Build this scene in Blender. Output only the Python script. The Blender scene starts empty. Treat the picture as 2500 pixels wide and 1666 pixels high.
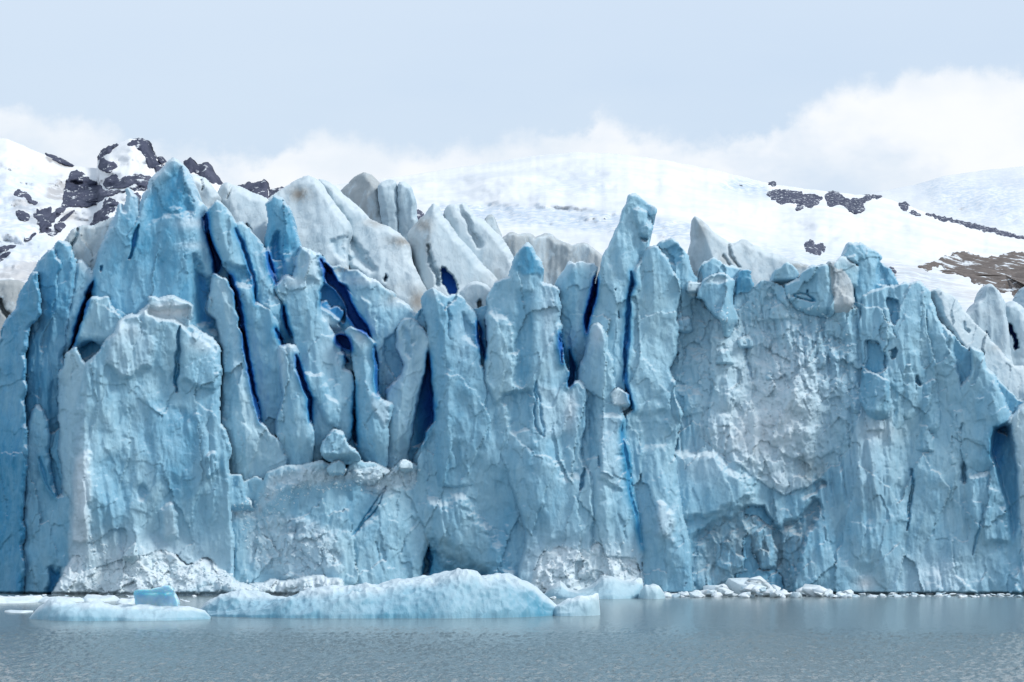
import bpy, math, random
import numpy as np
from mathutils import Matrix

# ------------------------------------------------------------------ camera
scene = bpy.context.scene
F = 5414.0                      # focal length in photo pixels (photo 2500 x 1666)
CAM_H = 6.0                     # deck of a boat
PITCH = math.atan(455.0 / F)    # horizon at photo row 1288
cam_d = bpy.data.cameras.new('camera')
cam = bpy.data.objects.new('camera', cam_d)
scene.collection.objects.link(cam)
cam.location = (0, 0, CAM_H)
cam.rotation_euler = (math.pi / 2 + PITCH, 0, 0)
cam_d.sensor_width = 36.0
cam_d.lens = 36.0 * F / 2500.0
cam_d.clip_start = 1.0
cam_d.clip_end = 60000.0
scene.camera = cam
scene.render.resolution_x = 1024
scene.render.resolution_y = 682
scene.view_settings.view_transform = 'Standard'
scene.view_settings.look = 'None'
scene.view_settings.gamma = 1.0
scene.view_settings.use_curve_mapping = False
scene.view_settings.exposure = 0.0
scene.cycles.max_bounces = 6
scene.cycles.diffuse_bounces = 4
scene.cycles.glossy_bounces = 2

# ------------------------------------------------------------------ node helper
class NT:
    def __init__(self, nt):
        self.nt = nt; self.nt.nodes.clear()
    def n(self, typ, ins=None, **kw):
        nd = self.nt.nodes.new(typ)
        for k, v in kw.items(): setattr(nd, k, v)
        for k, v in (ins or {}).items(): self.set(nd, k, v)
        return nd
    def set(self, nd, k, v):
        s = nd.inputs[k]
        if hasattr(v, 'is_linked'): self.nt.links.new(v, s)
        else: s.default_value = v
    def math(self, op, a, b=None, c=None, clamp=False):
        nd = self.nt.nodes.new('ShaderNodeMath'); nd.operation = op; nd.use_clamp = clamp
        for i, v in enumerate((a, b, c)):
            if v is not None: self.set(nd, i, v)
        return nd.outputs[0]
    def mix(self, f, a, b, blend='MIX'):
        nd = self.nt.nodes.new('ShaderNodeMix'); nd.data_type = 'RGBA'; nd.blend_type = blend
        self.set(nd, 0, f); self.set(nd, 6, a); self.set(nd, 7, b)
        return nd.outputs[2]
    def rng(self, v, a, b, c=0.0, d=1.0, smooth=True):
        nd = self.nt.nodes.new('ShaderNodeMapRange')
        nd.interpolation_type = 'SMOOTHSTEP' if smooth else 'LINEAR'
        for i, x in enumerate((v, a, b, c, d)): self.set(nd, i, x)
        return nd.outputs[0]
    def noise(self, vec, scale, detail=4, rough=0.55, dist=0.0):
        nd = self.n('ShaderNodeTexNoise', {'Vector': vec, 'Scale': scale, 'Detail': detail, 'Roughness': rough, 'Distortion': dist})
        return nd.outputs[0]
    def mapping(self, vec, scale=(1, 1, 1), rot=(0, 0, 0), loc=(0, 0, 0)):
        return self.n('ShaderNodeMapping', {'Vector': vec, 'Scale': scale, 'Rotation': rot, 'Location': loc}).outputs[0]

# ------------------------------------------------------------------ sky
SUN_AZ, SUN_EL = 73.0, 44.0      # degrees: azimuth to the right of the view direction seen from the ice, elevation
# sun stands to the right and on the camera's side of the ice
sun_dir = (math.cos(math.radians(SUN_EL)) * math.sin(math.radians(SUN_AZ)),
           -math.cos(math.radians(SUN_EL)) * math.cos(math.radians(SUN_AZ)),
           math.sin(math.radians(SUN_EL)))
world = bpy.data.worlds.new('World'); scene.world = world; world.use_nodes = True
w = NT(world.node_tree)
sky = w.n('ShaderNodeTexSky', sky_type='NISHITA', sun_disc=False,
          sun_elevation=math.radians(SUN_EL), sun_rotation=math.atan2(sun_dir[0], sun_dir[1]))
gen = w.n('ShaderNodeTexCoord').outputs['Generated']
sep = w.n('ShaderNodeSeparateXYZ', {0: gen})
az = w.math('ARCTAN2', sep.outputs[0], sep.outputs[1])
el = w.math('ARCSINE', sep.outputs[2])
comb = w.n('ShaderNodeCombineXYZ', {0: az, 1: el}).outputs[0]
# high even cloud deck, faintly mottled
hi = w.noise(w.mapping(gen, (1.5, 1.5, 5.0)), 2.2, 5, 0.5)
deck = w.mix(w.rng(hi, 0.35, 0.68), (0.56, 0.715, 0.915, 1), (0.67, 0.80, 0.945, 1))
deck = w.mix(w.rng(el, 0.12, 0.28), deck, (0.70, 0.82, 0.97, 1))
# low cumulus bank that hangs over the ice field: its top rises and falls with azimuth
n1 = w.noise(comb, 22.0, 6, 0.58)
n2 = w.noise(comb, 60.0, 5, 0.6)
crv = w.n('ShaderNodeFloatCurve')
def az_of(px): return math.atan((px - 1250) / F)
def el_of(py): return math.atan((1288 - py) / F)
A0, A1 = az_of(-200), az_of(2700)
E0, E1 = el_of(640), el_of(140)
bank = [(-200, 300), (0, 296), (90, 318), (220, 340), (300, 362), (450, 388), (560, 402), (640, 398), (730, 360), (820, 345),
        (900, 372), (1000, 388), (1100, 385), (1200, 372), (1280, 352), (1370, 328), (1440, 318), (1480, 292), (1530, 338), (1620, 362),
        (1700, 375), (1780, 352), (1850, 330), (1950, 300), (2050, 262), (2150, 242), (2230, 205), (2300, 190), (2400, 200), (2500, 210), (2700, 260)]
cm = crv.mapping; cv = cm.curves[0]
pts = [((az_of(a) - A0) / (A1 - A0), (el_of(b) - E0) / (E1 - E0)) for a, b in bank]
cv.points[0].location = pts[0]; cv.points[1].location = pts[-1]
for p in pts[1:-1]: cv.points.new(*p)
cm.update()
w.set(crv, 1, w.rng(az, A0, A1, smooth=False))
top = w.math('MULTIPLY_ADD', crv.outputs[0], E1 - E0, E0)
wob = w.math('ADD', w.math('MULTIPLY', w.math('SUBTRACT', n1, 0.5), 0.034), w.math('MULTIPLY', w.math('SUBTRACT', n2, 0.5), 0.022))
top = w.math('ADD', w.math('ADD', top, wob), 0.0045)
rag = w.math('MULTIPLY', w.rng(n1, 0.35, 0.7), 0.010)
cl = w.rng(el, w.math('ADD', top, 0.0035), w.math('SUBTRACT', w.math('SUBTRACT', top, 0.0035), w.math('MULTIPLY', rag, 0.9)))
body = w.noise(w.mapping(comb, (1, 1.6, 1)), 16.0, 5, 0.5)
ccol = w.mix(w.rng(body, 0.36, 0.66), (0.87, 0.935, 1.01, 1), (1.02, 1.04, 1.07, 1))
cl = w.math('MULTIPLY', cl, w.rng(w.noise(w.mapping(comb, (1, 1.5, 1), loc=(.3, .2, 0)), 11.0, 5, 0.6), 0.34, 0.56, 0.42, 0.98))
skyc = w.mix(cl, deck, ccol)
nish = w.n('ShaderNodeVectorMath', {0: sky.outputs[0], 1: (0.1, 0.1, 0.1)}, operation='MULTIPLY').outputs[0]
skyc = w.mix(0.94, nish, skyc)
bg = w.n('ShaderNodeBackground', {0: skyc, 1: 1.0})
w.n('ShaderNodeOutputWorld', {0: bg.outputs[0]})

sun_l = bpy.data.lights.new('sun', 'SUN'); sun_l.energy = 2.7; sun_l.angle = math.radians(16); sun_l.color = (1.0, 0.965, 0.91)
sun_o = bpy.data.objects.new('sun', sun_l); scene.collection.objects.link(sun_o)
from mathutils import Vector
sun_o.rotation_euler = Vector(sun_dir).to_track_quat('Z', 'Y').to_euler()
sun_o.location = (60, 60, 120)

# ------------------------------------------------------------------ maths
rs = np.random.RandomState(7)
random.seed(7)
ST, CT = math.sin(PITCH), math.cos(PITCH)
def at(px, py, D):
    """photo pixel + distance along the ground -> world point (arrays or numbers)"""
    u = (np.asarray(px, float) - 1250) / F; v = (833 - np.asarray(py, float)) / F
    s = D / (CT - v * ST)
    return np.stack([u * s, np.broadcast_to(D, np.shape(u * s)) * 1.0, CAM_H + s * (ST + v * CT)], -1)
def z_of(py, D): return float(at(1250, py, D)[2])
def D_water(py): return CAM_H / ((py - 1288) / F)     # distance of a point on the water seen at a row

_perm = rs.permutation(4096)
def _h(i, j, k=0):
    return _perm[(_perm[(_perm[np.mod(i, 4096)] + j) % 4096] + k) % 4096]
_grad = rs.randn(4096, 3); _grad /= np.linalg.norm(_grad, axis=1)[:, None]
_rnd = rs.rand(4096, 4)
def perlin(x, y, z):
    xi, yi, zi = np.floor(x).astype(int), np.floor(y).astype(int), np.floor(z).astype(int)
    xf, yf, zf = x - xi, y - yi, z - zi
    f = lambda t: t * t * t * (t * (t * 6 - 15) + 10)
    u, v, ww = f(xf), f(yf), f(zf)
    out = 0
    for a in (0, 1):
        for b in (0, 1):
            for c in (0, 1):
                g = _grad[_h(xi + a, yi + b, zi + c)]
                d = g[..., 0] * (xf - a) + g[..., 1] * (yf - b) + g[..., 2] * (zf - c)
                out = out + d * (u if a else 1 - u) * (v if b else 1 - v) * (ww if c else 1 - ww)
    return out
def fbm(x, y, z, octv=4, gain=0.5):
    s, a, o = 0, 1.0, 1.0
    for i in range(octv):
        s = s + a * perlin(x * o + 17.3 * i, y * o + 5.1 * i, z * o + 9.7 * i); a *= gain; o *= 2.03
    return s
def cups(u, v, seed, k=1.0, tilt=0.6, hgt=0.35):
    """concave scallops meeting in sharp ridges (positive = outwards)"""
    ui, vi = np.floor(u).astype(int), np.floor(v).astype(int)
    best = np.full(u.shape, 1e9)
    for a in (-1, 0, 1):
        for b in (-1, 0, 1):
            r = _rnd[_h(ui + a, vi + b, seed)]
            dx, dy = u - (ui + a + r[..., 0]), v - (vi + b + r[..., 1])
            val = k * (dx * dx + dy * dy) + tilt * ((r[..., 2] - .5) * dx + (r[..., 3] - .5) * dy) + hgt * (r[..., 2] * r[..., 3])
            best = np.minimum(best, val)
    return best
def facets(u, v, seed, tilt=1.0, step=0.3):
    """chipped flat faces, each cell its own tilt and level"""
    ui, vi = np.floor(u).astype(int), np.floor(v).astype(int)
    best = np.full(u.shape, 1e9); out = np.zeros(u.shape)
    for a in (-1, 0, 1):
        for b in (-1, 0, 1):
            r = _rnd[_h(ui + a, vi + b, seed)]
            dx, dy = u - (ui + a + r[..., 0]), v - (vi + b + r[..., 1])
            d = dx * dx + dy * dy
            val = tilt * ((r[..., 2] - .5) * dx + (r[..., 3] - .5) * dy) + step * r[..., 2]
            m = d < best
            out = np.where(m, val, out); best = np.where(m, d, best)
    return out
def tri(u, v, seed):
    """fracture faces: random heights joined by flat triangles"""
    sk = (u + v) * 0.36602540378
    i, j = np.floor(u + sk).astype(int), np.floor(v + sk).astype(int)
    a, b = u + sk - i, v + sk - j
    H = lambda p, q: _rnd[_h(p, q, seed)][..., 0] * 2 - 1
    h00, h11 = H(i, j), H(i + 1, j + 1)
    lo = a > b
    hm = np.where(lo, H(i + 1, j), H(i, j + 1))
    big, sml = np.where(lo, a, b), np.where(lo, b, a)
    return h00 * (1 - big) + hm * (big - sml) + h11 * sml
def sstep(a, b, x):
    t = np.clip((x - a) / (b - a), 0, 1); return t * t * (3 - 2 * t)

def resample(poly, step, jit, seed, closed=True, jsc=34, soft=2):
    P = np.asarray(poly, float); n = len(P); out = []
    for i in range(n if closed else n - 1):
        a, b = P[i], P[(i + 1) % n]
        m = max(1, int(np.hypot(*(b - a)) / step))
        t = np.arange(m)[:, None] / m
        out.append(a + (b - a) * t)
    if not closed: out.append(P[-1:])
    Q = np.concatenate(out)
    # soften corners a little
    for _ in range(soft):
        if closed: Q = 0.5 * Q + 0.25 * np.roll(Q, 1, 0) + 0.25 * np.roll(Q, -1, 0)
        else: Q[1:-1] = 0.5 * Q[1:-1] + 0.25 * Q[:-2] + 0.25 * Q[2:]
    if jit:
        s = np.full(len(Q), seed * 3.7)
        dx = fbm(Q[:, 0] / jsc, Q[:, 1] / jsc, s, 4, 0.6); dy = fbm(Q[:, 0] / jsc, Q[:, 1] / jsc, s + 50, 4, 0.6)
        Q = Q + jit * np.stack([dx, dy], 1)
    return Q
def poly_dist(X, Y, Q, closed=True, want_near=False):
    """signed distance (inside > 0) from points to polygon, and nearest boundary points"""
    n = len(X); best = np.full(n, 1e18); inside = np.zeros(n, bool)
    nx = np.zeros(n); ny = np.zeros(n)
    m = len(Q)
    for i in range(m if closed else m - 1):
        ax, ay = Q[i]; bx, by = Q[(i + 1) % m]
        ex, ey = bx - ax, by - ay; L = ex * ex + ey * ey + 1e-12
        t = np.clip(((X - ax) * ex + (Y - ay) * ey) / L, 0, 1)
        qx, qy = ax + t * ex, ay + t * ey
        d = (X - qx) ** 2 + (Y - qy) ** 2
        c = d < best
        best = np.where(c, d, best)
        if want_near: nx = np.where(c, qx, nx); ny = np.where(c, qy, ny)
        if closed:
            cr = (ay > Y) != (by > Y)
            if ey != 0: inside ^= cr & (X < ex * (Y - ay) / ey + ax)
    d = np.sqrt(best)
    if closed: d = np.where(inside, d, -d)
    return (d, nx, ny) if want_near else d
def crest_x(crest, Y):
    c = np.asarray(sorted(crest, key=lambda p: p[1]), float)
    return np.interp(Y, c[:, 1], c[:, 0])

# ------------------------------------------------------------------ mesh helpers
COL = scene.collection
def mesh_obj(name, V, quads, tris, mat, attrs=None, smooth=True, parent=None):
    me = bpy.data.meshes.new(name)
    V = np.asarray(V, np.float32)
    q = np.asarray(quads, np.int32).reshape(-1, 4); t = np.asarray(tris, np.int32).reshape(-1, 3)
    loops = np.concatenate([q.ravel(), t.ravel()])
    starts = np.concatenate([np.arange(len(q)) * 4, len(q) * 4 + np.arange(len(t)) * 3])
    tot = np.concatenate([np.full(len(q), 4), np.full(len(t), 3)])
    me.vertices.add(len(V)); me.vertices.foreach_set('co', V.ravel())
    me.loops.add(len(loops)); me.loops.foreach_set('vertex_index', loops.astype(np.int32))
    me.polygons.add(len(tot))
    me.polygons.foreach_set('loop_start', starts.astype(np.int32)); me.polygons.foreach_set('loop_total', tot.astype(np.int32))
    me.polygons.foreach_set('use_smooth', np.full(len(tot), smooth, bool))
    for k, a in (attrs or {}).items():
        at_ = me.attributes.new(k, 'FLOAT', 'POINT'); at_.data.foreach_set('value', np.asarray(a, np.float32))
    me.update(calc_edges=True); me.validate()
    if mat: me.materials.append(mat)
    o = bpy.data.objects.new(name, me); COL.objects.link(o)
    if parent is not None: (put_under2 if parent.parent else put_under)(o, parent)
    return o
def put_under(o, parent):
    o.parent = parent; o.matrix_parent_inverse = Matrix.Translation(-Vector(parent.location))
def put_under2(o, parent):
    o.parent = parent; o.matrix_parent_inverse = Matrix.Identity(4)
    bpy.context.view_layer.update(); o.matrix_parent_inverse = parent.matrix_world.inverted()
def empty(name, loc, label=None, cat=None, group=None, kind=None):
    o = bpy.data.objects.new(name, None); COL.objects.link(o); o.location = loc; o.empty_display_size = 1
    tag(o, label, cat, group, kind); return o
def tag(o, label=None, cat=None, group=None, kind=None):
    for k, v in (('label', label), ('category', cat), ('group', group), ('kind', kind)):
        if v: o[k] = v
    return o

# ------------------------------------------------------------------ materials
def new_mat(name):
    m = bpy.data.materials.new(name); m.use_nodes = True
    return m, NT(m.node_tree)
def ice_material(name, pale, mid, rough=0.42, bump=0.8, sss=0.0, crust=0.6):
    m, t = new_mat(name)
    geo = t.n('ShaderNodeNewGeometry'); pos = geo.outputs['Position']; nrm = geo.outputs['Normal']
    A = lambda k: t.n('ShaderNodeAttribute', attribute_name=k).outputs['Fac']
    white, blue, dirt = A('white'), A('blue'), A('dirt')
    st = t.mapping(pos, (1, 1, 0.42))
    n_big = t.noise(st, 0.16, 4, 0.55, 0.4)
    n_mid = t.noise(st, 0.9, 5, 0.6, 0.6)
    n_fine = t.noise(st, 4.5, 5, 0.65)
    f = t.math('ADD', blue, t.math('MULTIPLY', t.math('SUBTRACT', n_big, 0.5), 1.0))
    f = t.math('ADD', f, t.math('MULTIPLY', t.math('SUBTRACT', n_mid, 0.5), 0.55))
    f = t.math('ADD', f, t.math('MULTIPLY', t.math('SUBTRACT', n_fine, 0.5), 0.22), clamp=True)
    col = t.mix(f, pale, mid)
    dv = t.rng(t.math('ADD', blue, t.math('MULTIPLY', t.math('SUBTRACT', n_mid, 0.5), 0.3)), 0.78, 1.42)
    col = t.mix(dv, col, (0.016, 0.115, 0.46, 1))      # bubble-free ice in clefts; light lost in their depth is painted as blue
    # weathered crust on what faces up
    nz = t.n('ShaderNodeSeparateXYZ', {0: nrm}).outputs[2]
    up = t.rng(t.math('ADD', nz, t.math('MULTIPLY', t.math('SUBTRACT', n_mid, 0.5), 0.5)), 0.30, 0.80)
    col = t.mix(t.math('MULTIPLY', t.math('MULTIPLY', up, crust), t.math('SUBTRACT', 1.0, dv)), col, (0.62, 0.70, 0.74, 1))
    wf = t.math('ADD', white, t.math('MULTIPLY', t.math('SUBTRACT', n_mid, 0.5), t.math('MULTIPLY', white, 0.8)), clamp=True)
    col = t.mix(wf, col, (0.74, 0.80, 0.84, 1))
    df = t.math('MULTIPLY', dirt, t.rng(t.math('ADD', t.noise(st, 0.7, 6, 0.7), t.math('MULTIPLY', dirt, 0.12)), 0.38, 0.62), clamp=True)
    col = t.mix(df, col, (0.23, 0.215, 0.195, 1))
    b1 = t.n('ShaderNodeBump', {'Height': t.noise(t.mapping(pos, (1, 1, .5)), 2.2, 6, 0.62), 'Strength': 0.42 * bump, 'Distance': 0.3})
    b2 = t.n('ShaderNodeBump', {'Height': t.noise(t.mapping(pos, (1, 1, .6)), 9.0, 4, 0.6), 'Strength': 0.4 * bump, 'Distance': 0.08, 'Normal': b1.outputs[0]})
    def chips(scale, sx, dist, stren, nrm_in):                 # small fracture faces, each with its own tilt
        sp = t.mapping(t.n('ShaderNodeVectorMath', {0: pos, 1: t.n('ShaderNodeVectorMath', {0: t.n('ShaderNodeTexNoise', {'Vector': pos, 'Scale': 0.6}).outputs[1], 1: (.8, .8, .8)}, operation='MULTIPLY').outputs[0]}, operation='ADD').outputs[0], (1, 1, sx))
        vo = t.n('ShaderNodeTexVoronoi', {'Vector': sp, 'Scale': scale})
        off = t.n('ShaderNodeVectorMath', {0: sp, 1: vo.outputs['Position']}, operation='SUBTRACT').outputs[0]
        til = t.n('ShaderNodeVectorMath', {0: vo.outputs['Color'], 1: (.5, .5, .5)}, operation='SUBTRACT').outputs[0]
        dt = t.n('ShaderNodeVectorMath', {0: off, 1: til}, operation='DOT_PRODUCT').outputs['Value']
        return t.n('ShaderNodeBump', {'Height': dt, 'Strength': stren, 'Distance': dist, 'Normal': nrm_in}).outputs[0]
    nn = chips(1.7, .55, 0.55, 0.65 * bump, b2.outputs[0])
    p = t.n('ShaderNodeBsdfPrincipled', {'Base Color': col, 'Roughness': rough, 'Normal': nn, 'IOR': 1.31, 'Specular IOR Level': 0.35})
    if sss:
        t.set(p, 'Subsurface Weight', sss); t.set(p, 'Subsurface Radius', (0.25, 0.7, 1.1)); t.set(p, 'Subsurface Scale', 0.6)
    t.n('ShaderNodeOutputMaterial', {0: p.outputs[0]})
    return m
ICE = ice_material('glacier_ice', (0.43, 0.635, 0.725, 1), (0.055, 0.285, 0.475, 1))
TOPICE = ice_material('weathered_ice', (0.50, 0.575, 0.62, 1), (0.29, 0.46, 0.57, 1), rough=0.6)
BERG = ice_material('iceberg_ice', (0.50, 0.67, 0.74, 1), (0.075, 0.29, 0.43, 1), rough=0.35, crust=0.2)

def deep_material():
    m, t = new_mat('deep_blue_ice')
    pos = t.n('ShaderNodeNewGeometry').outputs['Position']
    n = t.noise(t.mapping(pos, (1, 1, .4)), 0.5, 4, 0.6)
    col = t.mix(t.rng(n, 0.3, 0.7), (0.02, 0.08, 0.58, 1), (0.04, 0.22, 0.68, 1))
    p = t.n('ShaderNodeBsdfPrincipled', {'Base Color': col, 'Roughness': 0.5, 'Specular IOR Level': 0.2})
    t.n('ShaderNodeOutputMaterial', {0: p.outputs[0]})
    return m
DEEP = deep_material()

def snow_material():
    m, t = new_mat('mountain_snow')
    geo = t.n('ShaderNodeNewGeometry'); pos = geo.outputs['Position']
    A = lambda k: t.n('ShaderNodeAttribute', attribute_name=k).outputs['Fac']
    n = t.noise(pos, 0.006, 6, 0.6)
    col = t.mix(t.rng(n, 0.3, 0.7), (0.64, 0.675, 0.72, 1), (0.75, 0.765, 0.78, 1))
    col = t.mix(t.math('MULTIPLY', A('blue'), t.rng(t.noise(pos, 0.05, 4, 0.6), 0.35, 0.62)), col, (0.40, 0.51, 0.63, 1))
    dn = t.noise(t.mapping(pos, (1, 1, 1.6)), 0.02, 7, 0.72)
    d = t.math('MULTIPLY', A('dirt'), t.rng(t.math('ADD', dn, t.math('MULTIPLY', A('dirt'), 0.15)), 0.47, 0.58))
    col = t.mix(d, col, (0.26, 0.245, 0.24, 1))
    b = t.n('ShaderNodeBump', {'Height': t.noise(pos, 0.03, 6, 0.6), 'Strength': 0.35, 'Distance': 8.0})
    p = t.n('ShaderNodeBsdfPrincipled', {'Base Color': col, 'Roughness': 0.8, 'Specular IOR Level': 0.1, 'Normal': b.outputs[0]})
    t.n('ShaderNodeOutputMaterial', {0: p.outputs[0]})
    return m
SNOW = snow_material()
def rock_material(name, c1, c2, snow_amt, sc=0.12):
    m, t = new_mat(name)
    geo = t.n('ShaderNodeNewGeometry'); pos = geo.outputs['Position']
    pf = t.mapping(pos, (1, 0.3, 1))                           # beds lie along the slope
    n = t.noise(pf, 0.05, 7, 0.7)
    col = t.mix(t.rng(n, 0.3, 0.7), c1, c2)
    nz = t.n('ShaderNodeSeparateXYZ', {0: geo.outputs['Normal']}).outputs[2]
    s = t.math('ADD', t.math('MULTIPLY', t.math('SUBTRACT', nz, 0.8), 0.12), t.noise(pf, sc, 6, 0.7))
    col = t.mix(t.rng(s, 0.62 - snow_amt, 0.66 - snow_amt), col, (0.62, 0.66, 0.70, 1))
    b = t.n('ShaderNodeBump', {'Height': t.noise(pf, 0.12, 6, 0.7), 'Strength': 0.6, 'Distance': 3.0})
    p = t.n('ShaderNodeBsdfPrincipled', {'Base Color': col, 'Roughness': 0.85, 'Specular IOR Level': 0.2, 'Normal': b.outputs[0]})
    t.n('ShaderNodeOutputMaterial', {0: p.outputs[0]})
    return m
ROCK = rock_material('dark_rock', (0.03, 0.038, 0.07, 1), (0.085, 0.093, 0.14, 1), 0.03)
BROWN = rock_material('brown_scree', (0.085, 0.07, 0.064, 1), (0.17, 0.145, 0.132, 1), 0.045, 0.022)

def water_material():
    m, t = new_mat('lake_water')
    pos = t.n('ShaderNodeNewGeometry').outputs['Position']
    sy = t.n('ShaderNodeSeparateXYZ', {0: pos}).outputs[1]
    near = t.rng(t.math('ADD', sy, t.math('MULTIPLY', t.noise(t.mapping(pos, (.02, .06, 1)), 1.0, 4, .6), 24.0)), 124.0, 150.0, 1.0, 0.12)
    h1 = t.noise(t.mapping(pos, (1.7, 0.42, 1)), 1.0, 4, 0.6)
    h2 = t.noise(t.mapping(pos, (0.6, 0.13, 1), rot=(0, 0, 0.06)), 1.0, 3, 0.5)
    h = t.math('ADD', t.math('MULTIPLY', h1, 0.22), t.math('MULTIPLY', h2, 0.12))
    b = t.n('ShaderNodeBump', {'Height': h, 'Strength': near, 'Distance': 1.0})
    p = t.n('ShaderNodeBsdfPrincipled', {'Base Color': (0.165, 0.205, 0.213, 1), 'Roughness': 0.17, 'IOR': 1.33, 'Normal': b.outputs[0]})
    t.n('ShaderNodeOutputMaterial', {0: p.outputs[0]})
    return m
WATER = water_material()

# ------------------------------------------------------------------ water
rows = np.concatenate([[1900, 1780, 1720], np.arange(1690, 1462, -1.35), np.linspace(1460, 1300, 40)])
Dr = CAM_H / ((rows - 1288) / F)
cols = np.concatenate([[-60000, -9000, -2500], np.arange(-300, 2800, 4.2), [5000, 11000, 62000]])
XC, DR = np.meshgrid(cols, Dr)
wx_ = (XC - 1250) / F * DR
calm = 1 - 0.86 * sstep(124, 140, DR + 7 * fbm(wx_ / 14, DR / 9, wx_ * 0, 3))
gust = 0.8 + 0.5 * fbm(wx_ / 22, DR / 16, wx_ * 0 + 3, 3)
hz = 0.016 * fbm(wx_ / 0.75, DR / 1.8, wx_ * 0 + 1, 2, .6) + 0.056 * fbm(wx_ / 0.32, DR / .8, wx_ * 0 + 5, 2) + 0.018 * fbm(wx_ / 3, DR / 7, wx_ * 0 + 9, 2)
hz = 2.6 * hz * calm * gust * sstep(2600, 2400, np.abs(XC - 1250))
I = np.arange(XC.size).reshape(XC.shape)
tag(mesh_obj('lake_water', np.stack([wx_, DR, hz], -1).reshape(-1, 3), np.stack([I[:-1, :-1], I[:-1, 1:], I[1:, 1:], I[1:, :-1]], -1).reshape(-1, 4), [], WATER), kind='structure')

# ------------------------------------------------------------------ a traced piece with depth
PIECE_SEED = [0]
LAST = {}
def piece(name, poly, D, mat, parent, lean=0.08, turn=0.0, r=14, e=1.0, thick=6.0, crest=None, sl=0.0, sr=0.0,
          amp=1.0, big=0.8, flute=0.12, cup=0.2, fine=0.08, rub=0.0, cell=2.2, feats=(), cracks=(), step=2.8, jit=5.0,
          blue=0.4, white=0.0, dirt=0.0, spots=(), label=None, dfun=None, m=None, ntop=0.0, bulge=0.0, foot=None, plane=0.75, grow=None, shear=0.0, jsc=34, rk=0.48):
    """solid with a relief front: poly in photo pixels; D = distance of the front at the foot of the piece"""
    PIECE_SEED[0] += 1; sd = PIECE_SEED[0]
    Q = resample(poly, 5.0 if jsc > 20 else 2.5, jit, sd, jsc=jsc)
    if grow is None: grow = 0.0 if dfun is not None else 4.0
    x0, y0 = Q.min(0) - step - grow; x1, y1 = Q.max(0) + step + grow
    gx = np.arange(x0, x1 + step, step); gy = np.arange(y0, y1 + step, step)
    X, Y = np.meshgrid(gx, gy); shp = X.shape; X = X.ravel(); Y = Y.ravel()
    d, nx, ny = poly_dist(X, Y, Q, want_near=True)
    if grow:
        ln = np.maximum(np.abs(d), 1e-6)
        nx, ny = nx + np.where(d < 0, (X - nx) / ln * grow, 0), ny + np.where(d < 0, (Y - ny) / ln * grow, 0)
        d = d + grow
    ok = (d > -0.72 * step).reshape(shp)
    cell_ok = ok[:-1, :-1] & ok[1:, :-1] & ok[:-1, 1:] & ok[1:, 1:]
    idx = np.arange(len(X)).reshape(shp)
    quads = np.stack([idx[1:, :-1], idx[1:, 1:], idx[:-1, 1:], idx[:-1, :-1]], -1)[cell_ok]
    used = np.unique(quads); remap = np.full(len(X), -1); remap[used] = np.arange(len(used))
    quads = remap[quads]
    X, Y, d, nx, ny = (a[used] for a in (X, Y, d, nx, ny))
    out = d < 0
    X = np.where(out, nx, X); Y = np.where(out, ny, Y); d = np.maximum(d, 0)
    mpp = m or D / F
    ybot = Q[:, 1].max(); ytop = Q[:, 1].min(); xc = Q[:, 0].mean()
    ux, uz = (X - 1250) * mpp, (ybot - Y) * mpp               # metres across / above the foot
    if dfun is not None: Dep = dfun(X, Y)
    else: Dep = D + lean * uz + turn * (X - xc) * mpp
    if bulge: Dep = Dep - bulge * (1 - ((X - xc) / (0.5 * (x1 - x0))) ** 2)
    if crest:
        cx = crest_x(crest, Y); dx = (X - cx) * mpp
        Dep = Dep + np.where(dx < 0, -dx * sl, dx * sr)
    k = mpp / (200 / F)
    s1 = np.full(X.shape, 0.0)
    if dfun is None: r, e, cup, flute = r * rk, e * rk, cup * .6, flute * .6
    rr_ = r * (1.0 + 0.9 * fbm(X / 60 + sd, Y / 90, s1 + sd, 3))
    dw = np.maximum(0, d + np.minimum(d / 6, 1) * 7 * fbm(X / 26, Y / 34, s1 + sd * 2, 4, .6))
    t = np.clip(dw / np.maximum(rr_, 3), 0, 1)
    Hh = max(1.0, ybot - ytop)
    up_ = sstep(ybot, ybot - 0.4 * Hh, Y) if ybot < 1440 else 1.0
    e_ = e * (0.3 + 0.7 * up_) * (0.85 + 0.8 * fbm(X / 50, Y / 70 + sd, s1 + 4, 2))
    Dep = Dep + e_ * (0.55 * (1 - np.sqrt(np.maximum(0, 1 - (1 - t) ** 2))) + 0.45 * (1 - t) ** 1.4)
    if foot is None: foot = 1.3 if (ybot < 1440 and dfun is None) else 0.0
    if foot: Dep = Dep + foot * sstep(ybot - 0.30 * Hh, ybot, Y)
    if ybot >= 1450 and dfun is None: Dep = Dep + 1.5 * sstep(1440, 1451, Y + 3 * fbm(X / 20, Y * 0, s1, 3))                           # noise runs on through neighbouring pieces only by chance
    so = sd * 13.1
    wx, wz = ux / k, (1450 - Y) * mpp / k
    Dn = big * fbm(wx / 7 + so, wz / 13, s1 + so, 4)
    fx = wx + shear * wz
    Dn = Dn + flute * (np.abs(fbm(fx / 1.7 + so, wz / 11, s1 + 3.3, 3)) * 2 - 0.5)
    wobx = wx + 0.9 * fbm(wx / 3, wz / 4, s1 + so + 7, 3); wobz = wz + 1.2 * fbm(wx / 3, wz / 4, s1 + so + 19, 3)
    if cup: Dn = Dn - cup * cups(wobx / cell, wobz / (cell * 2.3), sd, 1.0, 0.9, 0.5) - 0.3 * cup * cups(wobx / (cell * .4), wobz / (cell * .8), sd + 7, 1.0, 0.9, 0.4)
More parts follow.
